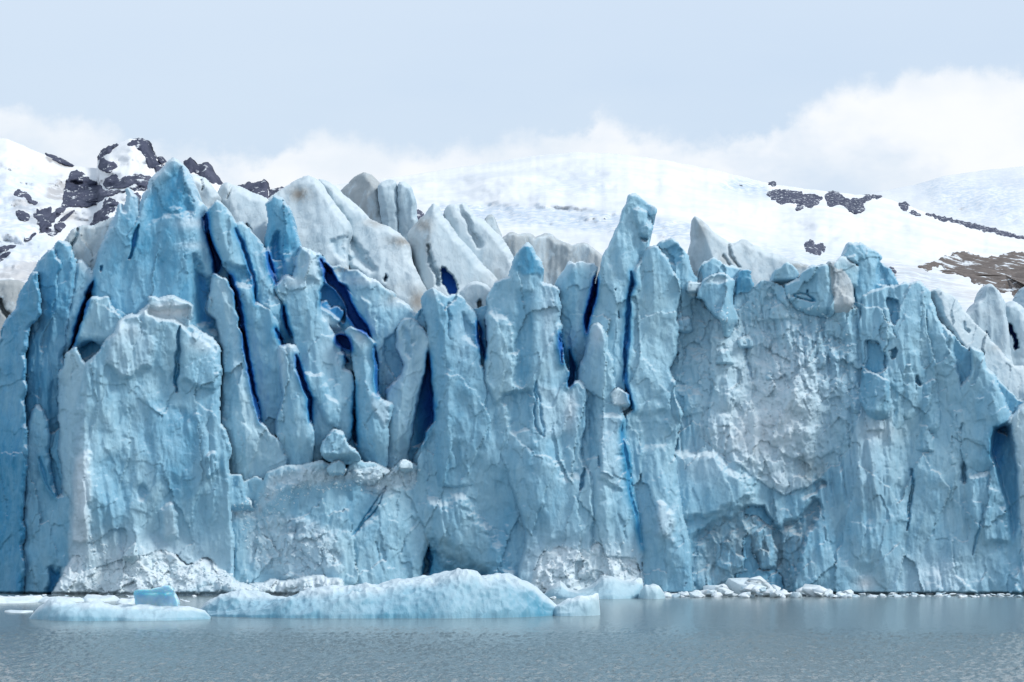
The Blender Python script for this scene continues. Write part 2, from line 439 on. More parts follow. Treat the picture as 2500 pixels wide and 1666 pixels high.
    if plane and dfun is None:
        wu = wx + 1.3 * fbm(wx / 5, wz / 7, s1 + so + 61, 3); wv = wz + 1.6 * fbm(wx / 5, wz / 7, s1 + so + 83, 3)
        Dn = Dn + plane * (0.95 * tri(wu / 4.6, wv / 8.0, sd + 11) + 0.42 * tri(wu / 1.9, wv / 3.2, sd + 12) + 0.17 * tri(wobx / 0.8, wobz / 1.3, sd + 13))
    if dfun is not None: Dn = Dn + plane * (.55 * tri(wx / 1.1, wz / .9, sd + 11) + .28 * tri(wx / .42, wz / .4, sd + 12))
    Dn = Dn + fine * fbm(wx / 0.7, wz / 1.1, s1 + so, 4, 0.6)
    rubm = np.full(X.shape, float(rub))
    W = np.full(X.shape, float(white)); B = np.full(X.shape, float(blue)); G = np.full(X.shape, float(dirt))
    if ntop: W = np.maximum(W, ntop * sstep(26, 4, d) * sstep(ytop + 0.45 * (ybot - ytop), ytop, Y))
    WXn = fbm(X / 38, Y / 38, s1 + so, 4, .6); WYn = fbm(X / 38, Y / 38, s1 + so + 40, 4, .6)
    for ft in feats:                                            # (polygon, depth inwards m, soft px, dict)
        kw = ft[3] if len(ft) > 3 else {}
        FQ = resample(ft[0], 6.0, kw.get('jit', 8.0), sd + 31)
        fd = poly_dist(X + 12 * WXn, Y + 12 * WYn, FQ)
        msk = sstep(-ft[2] * 0.5, ft[2] * (1 + .8 * WXn), fd)
        sh = 1.0
        if 'tilt' in kw:                                        # depth grows along a direction
            gx_, gy_ = kw['tilt']; c = FQ.mean(0); R = np.ptp(FQ, axis=0).max() * .5
            sh = np.clip(1 + ((X - c[0]) * gx_ + (Y - c[1]) * gy_) / R, 0, 2.2)
        Dep = Dep + ft[1] * msk * sh
        rubm = rubm + kw.get('rub', 0) * msk
        B = B + kw.get('blue', 0) * msk; W = W + kw.get('white', 0) * msk; G = G + kw.get('dirt', 0) * msk
        if 'smooth' in kw: Dn = Dn * (1 - kw['smooth'] * msk)
    if rubm.max() > 0:
        bp = -cups(wobx / 0.8, wobz / 0.9, sd + 3, 1.1, 0.9, 0.6) - 0.5 * cups(wobx / 0.36, wobz / 0.4, sd + 5, 1.1, 0.9, 0.5)
        Dn = Dn - rubm * (bp + 0.3) * 0.55
    for ck in cracks:                                           # (polyline, half width px, depth m)
        CQ = resample(ck[0], 5.0, 7.0, sd + 57, closed=False)
        cd = poly_dist(X + 6 * WXn, Y + 6 * WYn, CQ, closed=False)
        Dep = Dep + ck[2] * sstep(ck[1] * (1 + .8 * WYn), ck[1] * 0.25, cd)
    for sp in spots:                                            # (x, y, rx, ry, attribute, amount)
        g = np.exp(-(((X - sp[0]) / sp[2]) ** 2 + ((Y - sp[1]) / sp[3]) ** 2)) * sp[5]
        if sp[4] == 'white': W = W + g
        elif sp[4] == 'blue': B = B + g
        else: G = G + g
    Dep = Dep + amp * k * Dn
    P = at(X, Y, Dep)
    nF = len(P)
    # rim: edges used once
    ed = np.concatenate([quads[:, [0, 1]], quads[:, [1, 2]], quads[:, [2, 3]], quads[:, [3, 0]]])
    key = np.sort(ed, 1); kk = key[:, 0].astype(np.int64) * (nF + 1) + key[:, 1]
    u_, inv, cnt = np.unique(kk, return_inverse=True, return_counts=True)
    rim = ed[cnt[inv] == 1]
    rv = np.unique(rim); rmap = np.full(nF, -1); rmap[rv] = np.arange(len(rv))
    hgt = np.clip((ybot - Y[rv]) / max(1.0, ybot - ytop), 0, 1)
    th = thick * k * (1.0 - 0.55 * hgt)
    c = P[rv].mean(0)
    R1 = P[rv].copy(); R1[:, 1] += th * 0.5
    R2 = P[rv].copy(); R2[:, 1] += th
    R2[:, 0] += (c[0] - R2[:, 0]) * 0.12; R2[:, 2] += (c[2] - R2[:, 2]) * 0.05
    cen = R2.mean(0)[None]
    Vv = np.concatenate([P, R1, R2, cen])
    a, b = rim[:, 0], rim[:, 1]
    n1, n2 = nF + rmap, nF + len(rv) + rmap
    sk = np.concatenate([np.stack([b, a, n1[a], n1[b]], 1), np.stack([n1[b], n1[a], n2[a], n2[b]], 1)])
    tr = np.stack([n2[b], n2[a], np.full(len(a), len(Vv) - 1)], 1)
    ext = lambda q: np.concatenate([q, q[rv], q[rv], [q.mean()]])
    o = mesh_obj(name, Vv, np.concatenate([quads, sk]), tr, mat,
                 {'white': np.clip(ext(W), 0, 1.2), 'blue': np.clip(ext(B), -0.5, 1.5), 'dirt': np.clip(ext(G), 0, 1)}, True, parent)
    if label: o['label'] = label
    LAST['p'] = (X, Y, P, d)
    return o

# ------------------------------------------------------------------ angular lump meshes (blocks, brash, growlers)
def lump_arrays(seed, n=14, flat=1.0, noise=0.12):
    """angular convex block: hull of random points"""
    import bmesh
    r = random.Random(seed)
    bm = bmesh.new()
    for _ in range(n):
        v = Vector((r.gauss(0, 1), r.gauss(0, 1), r.gauss(0, 1))).normalized() * r.uniform(0.75, 1.05)
        bm.verts.new((v.x, v.y, v.z * flat))
    res = bmesh.ops.convex_hull(bm, input=bm.verts)
    bmesh.ops.delete(bm, geom=[g for g in res['geom_interior'] if isinstance(g, bmesh.types.BMVert)], context='VERTS')
    bmesh.ops.bevel(bm, geom=bm.edges[:], offset=0.05, segments=1, affect='EDGES')
    bmesh.ops.triangulate(bm, faces=bm.faces[:])
    bm.verts.index_update()
    Vv = np.array([v.co[:] for v in bm.verts]); T = np.array([[v.index for v in f.verts] for f in bm.faces])
    bm.free()
    return Vv, T
LUMPS = [lump_arrays(s, 12 + s % 5) for s in range(9)]
def lump_mesh(i, mat, white, blue):
    Vv, T = LUMPS[i]
    o = mesh_obj('block', Vv, [], T, mat, {'white': np.full(len(Vv), white), 'blue': np.full(len(Vv), blue), 'dirt': np.zeros(len(Vv))}, True)
    me = o.data; bpy.data.objects.remove(o); return me
def rot3(r):
    return np.array(Matrix.Rotation(r.uniform(0, 6.28), 3, 'Z') @ Matrix.Rotation(r.uniform(0, 6.28), 3, 'X') @ Matrix.Rotation(r.uniform(0, 6.28), 3, 'Y'))
def crush(name, parent, poly, n, s0, s1, mat, white=0.8, blue=0.1, seed=1, sink=0.45):
    """crushed ice: many small blocks lying on the last piece inside a polygon; one part, nobody could count it"""
    X, Y, P, d = LAST['p']; r = random.Random(seed)
    ins = np.where(poly_dist(X, Y, resample(poly, 8, 10, seed)) > 0)[0]
    VV, TT, off = [], [], 0
    for _ in range(n):
        i = ins[r.randrange(len(ins))]
        s = s0 * (s1 / s0) ** (r.random() ** 2.2)
        v, t = LUMPS[r.randrange(9)]
        v = (v * np.array([s * r.uniform(.7, 1.2), s * r.uniform(.7, 1.1), s * r.uniform(.6, 1.2)])) @ rot3(r).T + P[i] + np.array([0, sink * s, 0])
        VV.append(v); TT.append(t + off); off += len(v)
    Vv = np.concatenate(VV)
    o = mesh_obj(name, Vv, [], np.concatenate(TT), mat,
                 {'white': np.full(len(Vv), white), 'blue': np.full(len(Vv), blue), 'dirt': np.zeros(len(Vv))}, True, parent)
    o['kind'] = 'stuff'; return o
# ------------------------------------------------------------------ mountains and ice field behind
class Terrain:
    """slope seen from its crest line (photo pixels) down to a base row; distance falls from the crest to the base"""
    def __init__(s, crest, ybase, Dtop, Dbase, amp, wl, seed, power=1.0, feats=()):
        s.c = np.asarray(crest, float); s.yb, s.Dt, s.Db, s.amp, s.wl, s.sd, s.pw, s.feats = ybase, Dtop, Dbase, amp, wl, seed, power, feats
        s.attr = None
    def ytop(s, X):
        j = 2.0 * fbm(X / 30, X * 0 + s.sd, X * 0, 4, 0.6)
        return np.interp(X, s.c[:, 0], s.c[:, 1]) + j
    def __call__(s, X, Y):
        t = np.clip((Y - s.ytop(X)) / (s.yb - s.ytop(X)), -0.2, 1.3)
        D = s.Dt + (s.Db - s.Dt) * np.sign(t) * np.abs(t) ** s.pw
        n = fbm(X / s.wl, Y / (s.wl * .45), X * 0 + s.sd, 6, 0.5)
        D = D + s.amp * n * np.clip(t * 8, 0.05, 1)
        for (poly, dep, soft, rough, cell, bl) in s.feats:
            msk = sstep(-soft, soft, poly_dist(X, Y, resample(poly, 10, 10, s.sd)))
            D = D + msk * (dep + rough * (facets(X / cell, Y / (cell * .6), s.sd + 3, 1.2, 1.0) - 0.5))
        return D
    def build(s, name, x0, x1, stepx, rows, mat, blue=(), dirt=(), label=None):
        gx = np.arange(x0, x1 + stepx, stepx); tt = np.linspace(0, 1, rows) ** 1.15
        X, T = np.meshgrid(gx, tt); yt = s.ytop(gx)[None, :]
        Y = yt + (s.yb - yt) * T
        sh = X.shape
        D = s(X.ravel(), Y.ravel())
        P = at(X.ravel(), Y.ravel(), D)
        b = np.zeros(P.shape[0]); g = np.zeros(P.shape[0])
        for (poly, soft, amt) in blue: b += amt * sstep(-soft, soft, poly_dist(X.ravel(), Y.ravel(), resample(poly, 12, 14, 3)))
        for (poly, soft, amt) in dirt: g += amt * sstep(-soft, soft, poly_dist(X.ravel(), Y.ravel(), resample(poly, 12, 14, 3)))
        P = P.reshape(sh + (3,))
        back = []
        for q in (0.15, 0.6, 1.6):                             # the far side falls away behind the crest
            r = P[0].copy(); dz = abs(s.Dt - s.Db) * q; r[:, 1] += dz; r[:, 2] -= dz * 0.3; back.append(r)
        P = np.concatenate([np.array(back)[::-1], P]); n0 = 3 * sh[1]
        R, C = P.shape[:2]; I = np.arange(R * C).reshape(R, C)
        q = np.stack([I[1:, :-1], I[1:, 1:], I[:-1, 1:], I[:-1, :-1]], -1).reshape(-1, 4)
        z = np.zeros(n0)
        o = mesh_obj(name, P.reshape(-1, 3), q, [], mat, {'blue': np.clip(np.concatenate([z, b]), 0, 1), 'dirt': np.clip(np.concatenate([z, g]), 0, 1), 'white': np.zeros(R * C)})
        return tag(o, label, kind='structure')

left_mt = Terrain([(-400, 320), (0, 338), (17, 339), (57, 356), (115, 382), (178, 405), (236, 412), (243, 376), (262, 360), (284, 351), (316, 338), (344, 342),
                   (359, 348), (373, 382), (399, 397), (440, 405), (448, 398), (465, 392), (475, 404), (485, 408), (502, 400), (516, 410), (538, 449), (577, 457), (615, 451),
                   (650, 445), (656, 470), (700, 465), (850, 505), (1020, 522), (1100, 560), (1180, 600), (1300, 640)], 760, 2700, 1900, 62, 120, 11)
dome = Terrain([(300, 540), (500, 500), (640, 474), (750, 458), (900, 442), (1000, 428), (1100, 412), (1200, 397), (1300, 381), (1408, 372), (1510, 376),
                (1637, 394), (1752, 417), (1880, 449), (2020, 468), (2147, 480), (2211, 500), (2275, 525), (2402, 560), (2498, 578), (2800, 640)], 790, 6000, 2600, 260, 260, 23,
               feats=[([(1060, 503), (1250, 501), (1400, 510), (1520, 524), (1620, 536), (1720, 556), (1700, 590), (1560, 585), (1400, 560), (1250, 548), (1060, 540)], 40, 6, 22, 12, 1),
                      ([(1680, 600), (1800, 590), (1950, 612), (2100, 650), (2300, 670), (2250, 700), (2100, 690), (1900, 650), (1700, 630)], 0, 10, 16, 14, 1),
                      ([(1780, 430), (1860, 455), (1880, 485), (1820, 480), (1760, 455)], 30, 10, 20, 13, 1)])
far_rg = Terrain([(1900, 520), (2050, 492), (2147, 468), (2230, 452), (2306, 430), (2402, 416), (2500, 406), (2900, 380)], 640, 9500, 8300, 60, 200, 31,
                 feats=[([(2250, 470), (2330, 480), (2420, 500), (2500, 520), (2500, 560), (2380, 540), (2280, 510)], 0, 20, 25, 18, 1)])
far_rg.build('far_snow_ridge', 1880, 2900, 9, 40, SNOW, blue=[([(2230, 440), (2500, 440), (2500, 560), (2300, 520)], 40, 0.6)])
dm = dome.build('ice_cap_mountain', 300, 2800, 5.0, 110, SNOW,
           blue=[([(1060, 500), (1250, 498), (1520, 520), (1720, 552), (1700, 592), (1400, 562), (1060, 545)], 10, 0.75),
                 ([(1680, 590), (1950, 600), (2300, 660), (2380, 760), (2200, 760), (2000, 690), (1700, 640)], 20, 0.5),
                 ([(1330, 430), (1480, 440), (1480, 480), (1300, 470)], 30, 0.4), ([(1780, 430), (1880, 455), (1880, 490), (1760, 460)], 12, 0.8)],
           dirt=[([(2080, 640), (2260, 640), (2400, 720), (2380, 740), (2200, 690)], 14, 0.30), ([(2150, 655), (2185, 665), (2190, 680), (2150, 672)], 4, .8)])
lm = left_mt.build('snow_mountain', -400, 1300, 3.4, 110, SNOW,
              blue=[([(-100, 420), (110, 430), (120, 640), (-100, 640)], 50, 0.5)],
              dirt=[([(95, 372), (180, 402), (185, 412), (110, 388)], 4, 0.75), ([(20, 470), (110, 500), (100, 560), (30, 520)], 10, .35),
                    ([(-60, 690), (30, 640), (240, 600), (260, 720), (-60, 790)], 14, 0.45), ([(120, 430), (170, 430), (160, 500), (110, 500)], 10, .55),
                    ([(370, 385), (440, 400), (440, 440), (380, 430)], 8, .5)])
# sheet of the glacier tongue between the front and the mountains
Ds = np.geomspace(214, 2750, 90); gx = np.arange(-700, 3300, 25.0)
X, DD = np.meshgrid(gx, Ds)
row = np.interp(DD, [214, 300, 600, 1200, 1900, 2750], [1010, 960, 880, 810, 775, 765])
PP = at(X.ravel(), row.ravel(), DD.ravel())
PP[:, 2] += (DD.ravel() * 0.004) * fbm(X.ravel() / 60, DD.ravel() / 40, X.ravel() * 0, 5, .55)
I = np.arange(X.size).reshape(X.shape)
tag(mesh_obj('glacier_tongue', PP, np.stack([I[:-1, :-1], I[:-1, 1:], I[1:, 1:], I[1:, :-1]], -1).reshape(-1, 4), [], SNOW,
             {'blue': np.full(len(PP), .5), 'dirt': np.full(len(PP), .3), 'white': np.zeros(len(PP))}), kind='structure')

def outcrop(poly, terr, mt, parent, e=1.6, proud=0.55, mat=None, label=None, rough=1.0, step=2.4, jit=6, name='rock_outcrop', lift=None, feats=(), fl=0.12, cu=0.0, pl=.5):
    c = np.asarray(poly, float).mean(0); D = float(terr(np.array([c[0]]), np.array([c[1]]))[0]); k = D / 200
    dfun = lambda X, Y: terr(X, Y) - (lift if lift is not None else proud * k)
    return piece(name, poly, D, mat or ROCK, parent, dfun=dfun, r=9, e=0.75 * k, thick=3.0, amp=rough, big=0.5, flute=fl, cup=cu, cell=0.8, fine=0.3,
                 step=step, jit=jit, label=label, feats=feats, jsc=9, grow=2.5, plane=pl)
for poly, lb in [
    ([(310, 355), (316, 347), (336, 339), (359, 346), (368, 366), (374, 382), (386, 394), (399, 411), (388, 419), (376, 408), (361, 405), (358, 388), (347, 371), (330, 357)], 'dark rock arch along the summit edge'),
    ([(244, 373), (264, 359), (287, 352), (272, 364), (264, 374), (250, 380), (256, 393), (272, 397), (284, 404), (271, 419), (258, 421), (252, 414), (240, 409), (240, 388)], None),
    ([(187, 415), (201, 422), (215, 437), (232, 447), (247, 458), (262, 468), (285, 466), (309, 463), (285, 472), (258, 482), (240, 493), (224, 500), (200, 503), (178, 501), (161, 506), (140, 525), (123, 543), (101, 566), (118, 538), (140, 515), (153, 500), (156, 476), (164, 440), (176, 422)], 'largest dark triangular rock face on the left mountain'),
    ([(253, 446), (265, 432), (276, 427), (293, 437), (316, 429), (344, 427), (369, 434), (366, 458), (339, 463), (310, 456), (287, 458), (258, 458)], None),
    ([(255, 488), (272, 481), (291, 497), (276, 515), (260, 524), (264, 534), (246, 551), (223, 552), (231, 526), (250, 508)], None),
    ([(97, 514), (121, 509), (127, 523), (121, 541), (103, 565), (97, 543), (82, 528), (90, 505)], None),
    ([(38, 517), (57, 517), (73, 528), (66, 538), (46, 535)], None),
    ([(131, 552), (149, 542), (159, 551), (143, 564)], None), ([(108, 562), (125, 558), (140, 568), (128, 576), (112, 570)], None),
    ([(448, 397), (465, 387), (474, 402), (485, 408), (502, 397), (515, 405), (518, 419), (531, 434), (540, 449), (517, 443), (496, 436), (484, 420), (465, 420)], 'jagged dark pinnacles behind the highest ice peak'),
    ([(577, 456), (608, 448), (623, 449), (643, 441), (652, 443), (655, 482), (632, 484), (612, 472), (590, 463)], None),
    ([(656, 466), (690, 458), (705, 470), (680, 478), (658, 478)], None),
    ([(386, 386), (397, 382), (400, 394), (389, 396)], None),
    ([(-10, 608), (20, 599), (42, 600), (18, 610), (-10, 616)], None), ([(-10, 634), (14, 614), (26, 616), (12, 630), (-10, 640)], None),
    ([(33, 474), (46, 464), (66, 473), (92, 496), (88, 500), (60, 481), (40, 480)], None),
    ([(324, 476), (338, 470), (342, 484), (332, 492)], None), ([(58, 585), (88, 570), (70, 588)], None),
    ([(110, 376), (150, 388), (178, 404), (160, 402), (128, 390)], None),
    ([(1010, 516), (1024, 514), (1034, 524), (1024, 545), (1010, 545)], None)]:
    outcrop(poly, left_mt, 0, lm, label=lb, jit=6 if len(poly) > 6 else 3.5)
for poly, lb in [
    ([(1872, 470), (1908, 464), (1943, 470), (1991, 475), (2007, 483), (1996, 499), (1972, 505), (1943, 511), (1944, 500), (1925, 494), (1905, 497), (1880, 482)], None),
    ([(2016, 478), (2026, 468), (2050, 472), (2066, 484), (2093, 486), (2119, 477), (2152, 480), (2134, 486), (2112, 490), (2102, 497), (2112, 512), (2087, 521), (2071, 509), (2049, 497), (2026, 501), (2016, 492)], None),
    ([(2195, 498), (2211, 496), (2230, 511), (2245, 527), (2227, 522), (2205, 512)], None),
    ([(1966, 598), (1975, 588), (2001, 594), (2018, 604), (2011, 617), (1998, 621), (1969, 614)], 'lone dark boulder-like rock in the white snowfield'),
    ([(2262, 522), (2310, 533), (2361, 545), (2431, 562), (2500, 580), (2490, 582), (2420, 565), (2350, 550), (2300, 536)], None),
    ([(1876, 447), (1886, 444), (1896, 451), (1884, 453)], None),
    ([(2160, 652), (2180, 656), (2186, 664), (2168, 662)], None)]:
    outcrop(poly, dome, 0, dm, label=lb, proud=0.55)
brown = [(2245, 652), (2297, 636), (2329, 622), (2361, 619), (2390, 625), (2406, 631), (2438, 628), (2470, 622), (2520, 620), (2640, 640), (2640, 790), (2520, 742), (2476, 722), (2438, 706), (2406, 693), (2375, 682), (2342, 668), (2318, 655), (2300, 645), (2265, 655)]
outcrop(brown, dome, 0, dm, mat=BROWN, label='brown scree hill with snow patches', lift=22, rough=0.12, fl=0.1, cu=.0, pl=.25, jit=14, step=3.2, name='scree_hill')

# ------------------------------------------------------------------ the glacier front
glacier = empty('glacier', (0, 204, 0), 'blue and white glacier front, a towering wall of ice pillars rising out of the lake', 'glacier')
# ------------------------------------------------------------------ the continuous front wall
# every traced piece gives a depth over its outline; the nearest one shows. The wall is one unbroken relief,
# cut into its pieces along the seams so that each is a part of its own.
WALL = []
def ice(poly, o, name='serac', mat=None, **kw):
    yb = min(max(p[1] for p in poly), 1452)
    WALL.append(dict(poly=poly, D=200 + 0.08 * z_of(yb, 200) + o, name=name, mat=mat or ICE, kw=kw))
CLEFTS = []
def cleft(poly, depth, blue=1.3, soft=3.0, hw=None, tilt=None):
    CLEFTS.append((poly, depth, blue, soft, hw, tilt))
def stair(v):
    f = np.floor(v); return f + sstep(0.72, 1.0, v - f)
def build_wall(step=2.3):
    gx = np.arange(-130, 2620, step); gy = np.arange(380, 1478, step)
    GX, GY = np.meshgrid(gx, gy); shp = GX.shape; X = GX.ravel(); Y = GY.ravel(); N = len(X)
    mpp = 200 / F; z0 = np.zeros(N)
    wx, wz = (X - 1250) * mpp, (1450 - Y) * mpp
    WX = fbm(X / 40, Y / 40, z0 + 2, 5, .55); WY = fbm(X / 40, Y / 40, z0 + 33, 5, .55)
    XW, YW = X + 5 * WX + 4 * tri(X / 22, Y / 30, 41), Y + 5 * WY + 4 * tri(X / 22, Y / 30, 42)
    best = np.full(N, 1e9); lab = np.full(N, -1)
    A = {k: np.zeros(N) for k in ('white', 'blue', 'dirt', 'rub', 'amp', 'fl', 'edge', 'chip', 'flt')}
    for pi, w_ in enumerate(WALL):
        k = dict(lean=.08, turn=0., r=12, e=1.2, crest=None, sl=0., sr=0., amp=1., rub=0., feats=(), cracks=(), blue=.4, white=0., dirt=0., spots=(), ntop=0., foot=None, grow=5.5, flake=1.0, bulge=0., chip=0., flute=.2)
        k.update({a: b for a, b in w_['kw'].items() if a in k})
        k['blue'] = .42 + .75 * (k['blue'] - .42)
        Q = resample(w_['poly'], 4.5, 0, pi, soft=1)
        x0, y0 = Q.min(0) - 14; x1, y1 = Q.max(0) + 14
        cand = np.where((X > x0) & (X < x1) & (Y > y0) & (Y < y1))[0]
        d = poly_dist(XW[cand], YW[cand], Q) + k['grow']
        m = d > 0
        cand = cand[m]; d = d[m]; x, y = X[cand], Y[cand]
        yb, yt, xc = Q[:, 1].max(), Q[:, 1].min(), Q[:, 0].mean(); Hh = max(1., yb - yt)
        rg = random.Random(pi * 7 + 1)
        D = w_['D'] + k['lean'] * (yb - y) * mpp + (k['turn'] + rg.uniform(-.08, .08)) * (x - xc) * mpp
        if k['crest']:
            cx = crest_x(k['crest'], y) + 9 * WX[cand]; dx = (x - cx) * mpp
            D = D + np.where(dx < 0, -dx * k['sl'] * 1.35, dx * k['sr'] * 1.2)
        if k['bulge']: D = D - k['bulge'] * np.sin(np.clip(d / 40, 0, 1) * math.pi / 2)
        rr_ = np.maximum(2.5, k['r'] * .5 * (1 + 1.2 * WX[cand])); t = np.clip(d / rr_, 0, 1)
        low = sstep(yb, yb - .45 * Hh, y) if yb < 1440 else 1.0
        D = D + k['e'] * .42 * (.35 + .65 * low) * (1 - t) ** 1.7
        foot = k['foot'] if k['foot'] is not None else (1.7 if yb < 1440 else 0)
        if foot: D = D + foot * sstep(yb - .30 * Hh, yb, y)
        W = np.full(len(x), k['white']); B = np.full(len(x), k['blue']); G = np.full(len(x), k['dirt']); R = np.full(len(x), k['rub']); AM = np.full(len(x), k['amp']); CH = np.full(len(x), k['chip'])
        if k['ntop']: W = np.maximum(W, k['ntop'] * sstep(26, 4, d) * sstep(yt + .45 * Hh, yt, y))
        for ft in k['feats']:
            q = ft[3] if len(ft) > 3 else {}
            FQ = resample(ft[0], 7.0, 0, 1)
            fd = poly_dist(x + 13 * WX[cand], y + 13 * WY[cand], FQ)
            msk = sstep(-ft[2] * .5, ft[2] * (1 + .8 * WX[cand]), fd); sh = 1.
            if 'tilt' in q:
                c = FQ.mean(0); Rr = np.ptp(FQ, axis=0).max() * .5
                sh = np.clip(1 + ((x - c[0]) * q['tilt'][0] + (y - c[1]) * q['tilt'][1]) / Rr, 0, 2.2)
            D = D + ft[1] * msk * sh
            R = R + q.get('rub', 0) * msk; CH = CH + q.get('chip', 0) * msk; B = B + .8 * q.get('blue', 0) * msk; W = W + q.get('white', 0) * msk; G = G + q.get('dirt', 0) * msk
            if 'smooth' in q: AM = AM * (1 - q['smooth'] * msk)
        for ck in k['cracks']:
            cd = poly_dist(x + 7 * WX[cand], y + 7 * WY[cand], resample(ck[0], 6., 0, 1), closed=False)
            cmk = sstep(ck[1] * (1 + .7 * WY[cand]), ck[1] * .2, cd); D = D + ck[2] * cmk; B = B + .5 * cmk
        for sp in k['spots']:
            g = np.exp(-(((x - sp[0]) / sp[2]) ** 2 + ((y - sp[1]) / sp[3]) ** 2)) * sp[5]
            if sp[4] == 'white': W = W + g
            elif sp[4] == 'blue': B = B + g
            else: G = G + g
        win = D < best[cand]
        ii = cand[win]; best[ii] = D[win]; lab[ii] = pi
        for nm, arr in (('white', W), ('blue', B), ('dirt', G), ('rub', R), ('amp', AM), ('chip', CH), ('edge', np.minimum(d, 30.))): A[nm][ii] = arr[win]
        A['fl'][ii] = k['flake']; A['flt'][ii] = k['flute']
    has = lab >= 0
    # clefts
    for (poly, dep, blue, soft, hw, tilt) in CLEFTS:
        Q = resample(poly, 6., 0, 1, closed=hw is None)
        x0, y0 = Q.min(0) - 20; x1, y1 = Q.max(0) + 20
        c = np.where((X > x0) & (X < x1) & (Y > y0) & (Y < y1))[0]
        xx, yy = X[c] + 5 * WX[c], Y[c] + 5 * WY[c]
        if hw: dd = hw * (1 + .5 * WY[c]) * np.clip(np.interp(yy, [Q[:, 1].min(), Q[:, 1].min() + 25, Q[:, 1].max() - 40, Q[:, 1].max()], [.4, 1, 1, .3]), 0, 1) - poly_dist(xx, yy, Q, closed=False)
        else: dd = poly_dist(xx, yy, Q)
        prof = sstep(-1.0, soft, dd)
        sh = 1.
        if tilt:
            cc = Q.mean(0); Rr = np.ptp(Q, axis=0) * .5
            sh = np.clip(.6 + .5 * ((xx - cc[0]) / Rr[0] * tilt[0] + (yy - cc[1]) / Rr[1] * tilt[1]), .12, 1.3)
        best[c] += (.33 if hw else .45) * dep * prof * sh
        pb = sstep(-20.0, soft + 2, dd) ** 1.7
        A['blue'][c] += pb * (blue - A['blue'][c]) * (sh if tilt else 1.)  # clefts painted bluer and darker inwards, for light absorbed in the ice
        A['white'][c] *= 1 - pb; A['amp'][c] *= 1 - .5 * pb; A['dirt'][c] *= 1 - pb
    # shared fracture relief
    wu, wv = wx + .3 * WX + .9 * fbm(wx / 6, wz / 9, z0 + 61, 2), wz + .5 * WY + 1.2 * fbm(wx / 6, wz / 9, z0 + 67, 2)
    n = .85 * fbm(wx / 7, wz / 13, z0 + 7, 4)
    n = n + .95 * tri(wu / 4.2, wv / 9.0, 11) + .2 * tri(wu / 1.7, wv / 3.8, 12) + .05 * tri(wu / .6, wv / 1.1, 13)
    us, vs = wu + .06 * WX, wv + .08 * WY
    n = n + A['fl'] * (.75 * facets(us / 2.9, (vs + .15 * us) / 7.0, 31, .55, .75) + .22 * facets(us / 1.15, (vs - .2 * us) / 2.4, 32, .8, .8) + .07 * facets(us / .5, vs / .8, 33, 1., .8))
    n = n + A['chip'] * (.75 * facets((us + .4 * vs) / 1.3, (vs - .4 * us) / 1.5, 35, 1.3, .7) + .30 * facets(us / .55, vs / .6, 36, 1.4, .8) + .3 * tri(us / 1.6, vs / 1.8, 37))
    n = n + A['flt'] * (.25 + 1.1 * sstep(-.12, .3, fbm(wx / 9, wz / 9, z0 + 101, 2))) * .75 * (np.abs(fbm((wx + .12 * wz) / 1.5, wz / 11, z0 + 3.3, 3, .55)) * -2 + .5) + .05 * np.abs(fbm(wx / .7, wz / 6, z0 + 8.3, 3)) + .035 * fbm(wx / .6, wz / 1.2, z0 + 90, 4, .65)
    wob = .35 * fbm(wx / .9, wz / .9, z0 + 44, 3)
    if A['rub'].max() > 0:
        n = n - A['rub'] * .5 * (.55 * tri((wx + wob) / .75, (wz + wob) / .8, 21) + .3 * tri((wx - wob) / .36, (wz + wob) / .36, 22) + .25 * fbm(wx / .8, wz / .8, z0 + 55, 5, .65))
    best = best + A['amp'] * n
    best = best + .9 * sstep(1444, 1451, Y + 3 * fbm(X / 20, z0, z0, 3))        # melt notch at the waterline
    best = np.where(has, best, 205.)
    H = has.reshape(shp)
    Dg = best.reshape(shp)
    cell = H[:-1, :-1] & H[1:, :-1] & H[:-1, 1:] & H[1:, 1:]
    P = at(X, Y, best)
    idx = np.arange(N).reshape(shp)
    quads = np.stack([idx[1:, :-1], idx[1:, 1:], idx[:-1, 1:], idx[:-1, :-1]], -1)[cell]
    # cell label: that of its nearest corner
    qd = best[quads]; ql = lab[quads][np.arange(len(quads)), qd.argmin(1)]
    # soften colour borders between pieces
    for nm in ('white', 'blue', 'dirt'):
        a = A[nm].reshape(shp); h = H.astype(float)
        for _ in range(2):
            num = a * h; den = h.copy()
            for ax, sg in ((0, 1), (0, -1), (1, 1), (1, -1)):
                num = num + np.roll(a * h, sg, ax); den = den + np.roll(h, sg, ax)
            a = np.where(den > 0, num / np.maximum(den, 1e-6), a)
        A[nm] = a.ravel()
    ed = np.concatenate([quads[:, [0, 1]], quads[:, [1, 2]], quads[:, [2, 3]], quads[:, [3, 0]]]); el_ = np.concatenate([ql] * 4)
    kk = np.sort(ed, 1); kk = kk[:, 0].astype(np.int64) * (N + 1) + kk[:, 1]
    _, inv, cnt = np.unique(kk, return_inverse=True, return_counts=True)
    rim = cnt[inv] == 1; rimE, rimL = ed[rim], el_[rim]
    jobs = []; moves = []; mv = {}; qmap = np.full(N, -1); qmap[quads[:, 3]] = np.arange(len(quads))
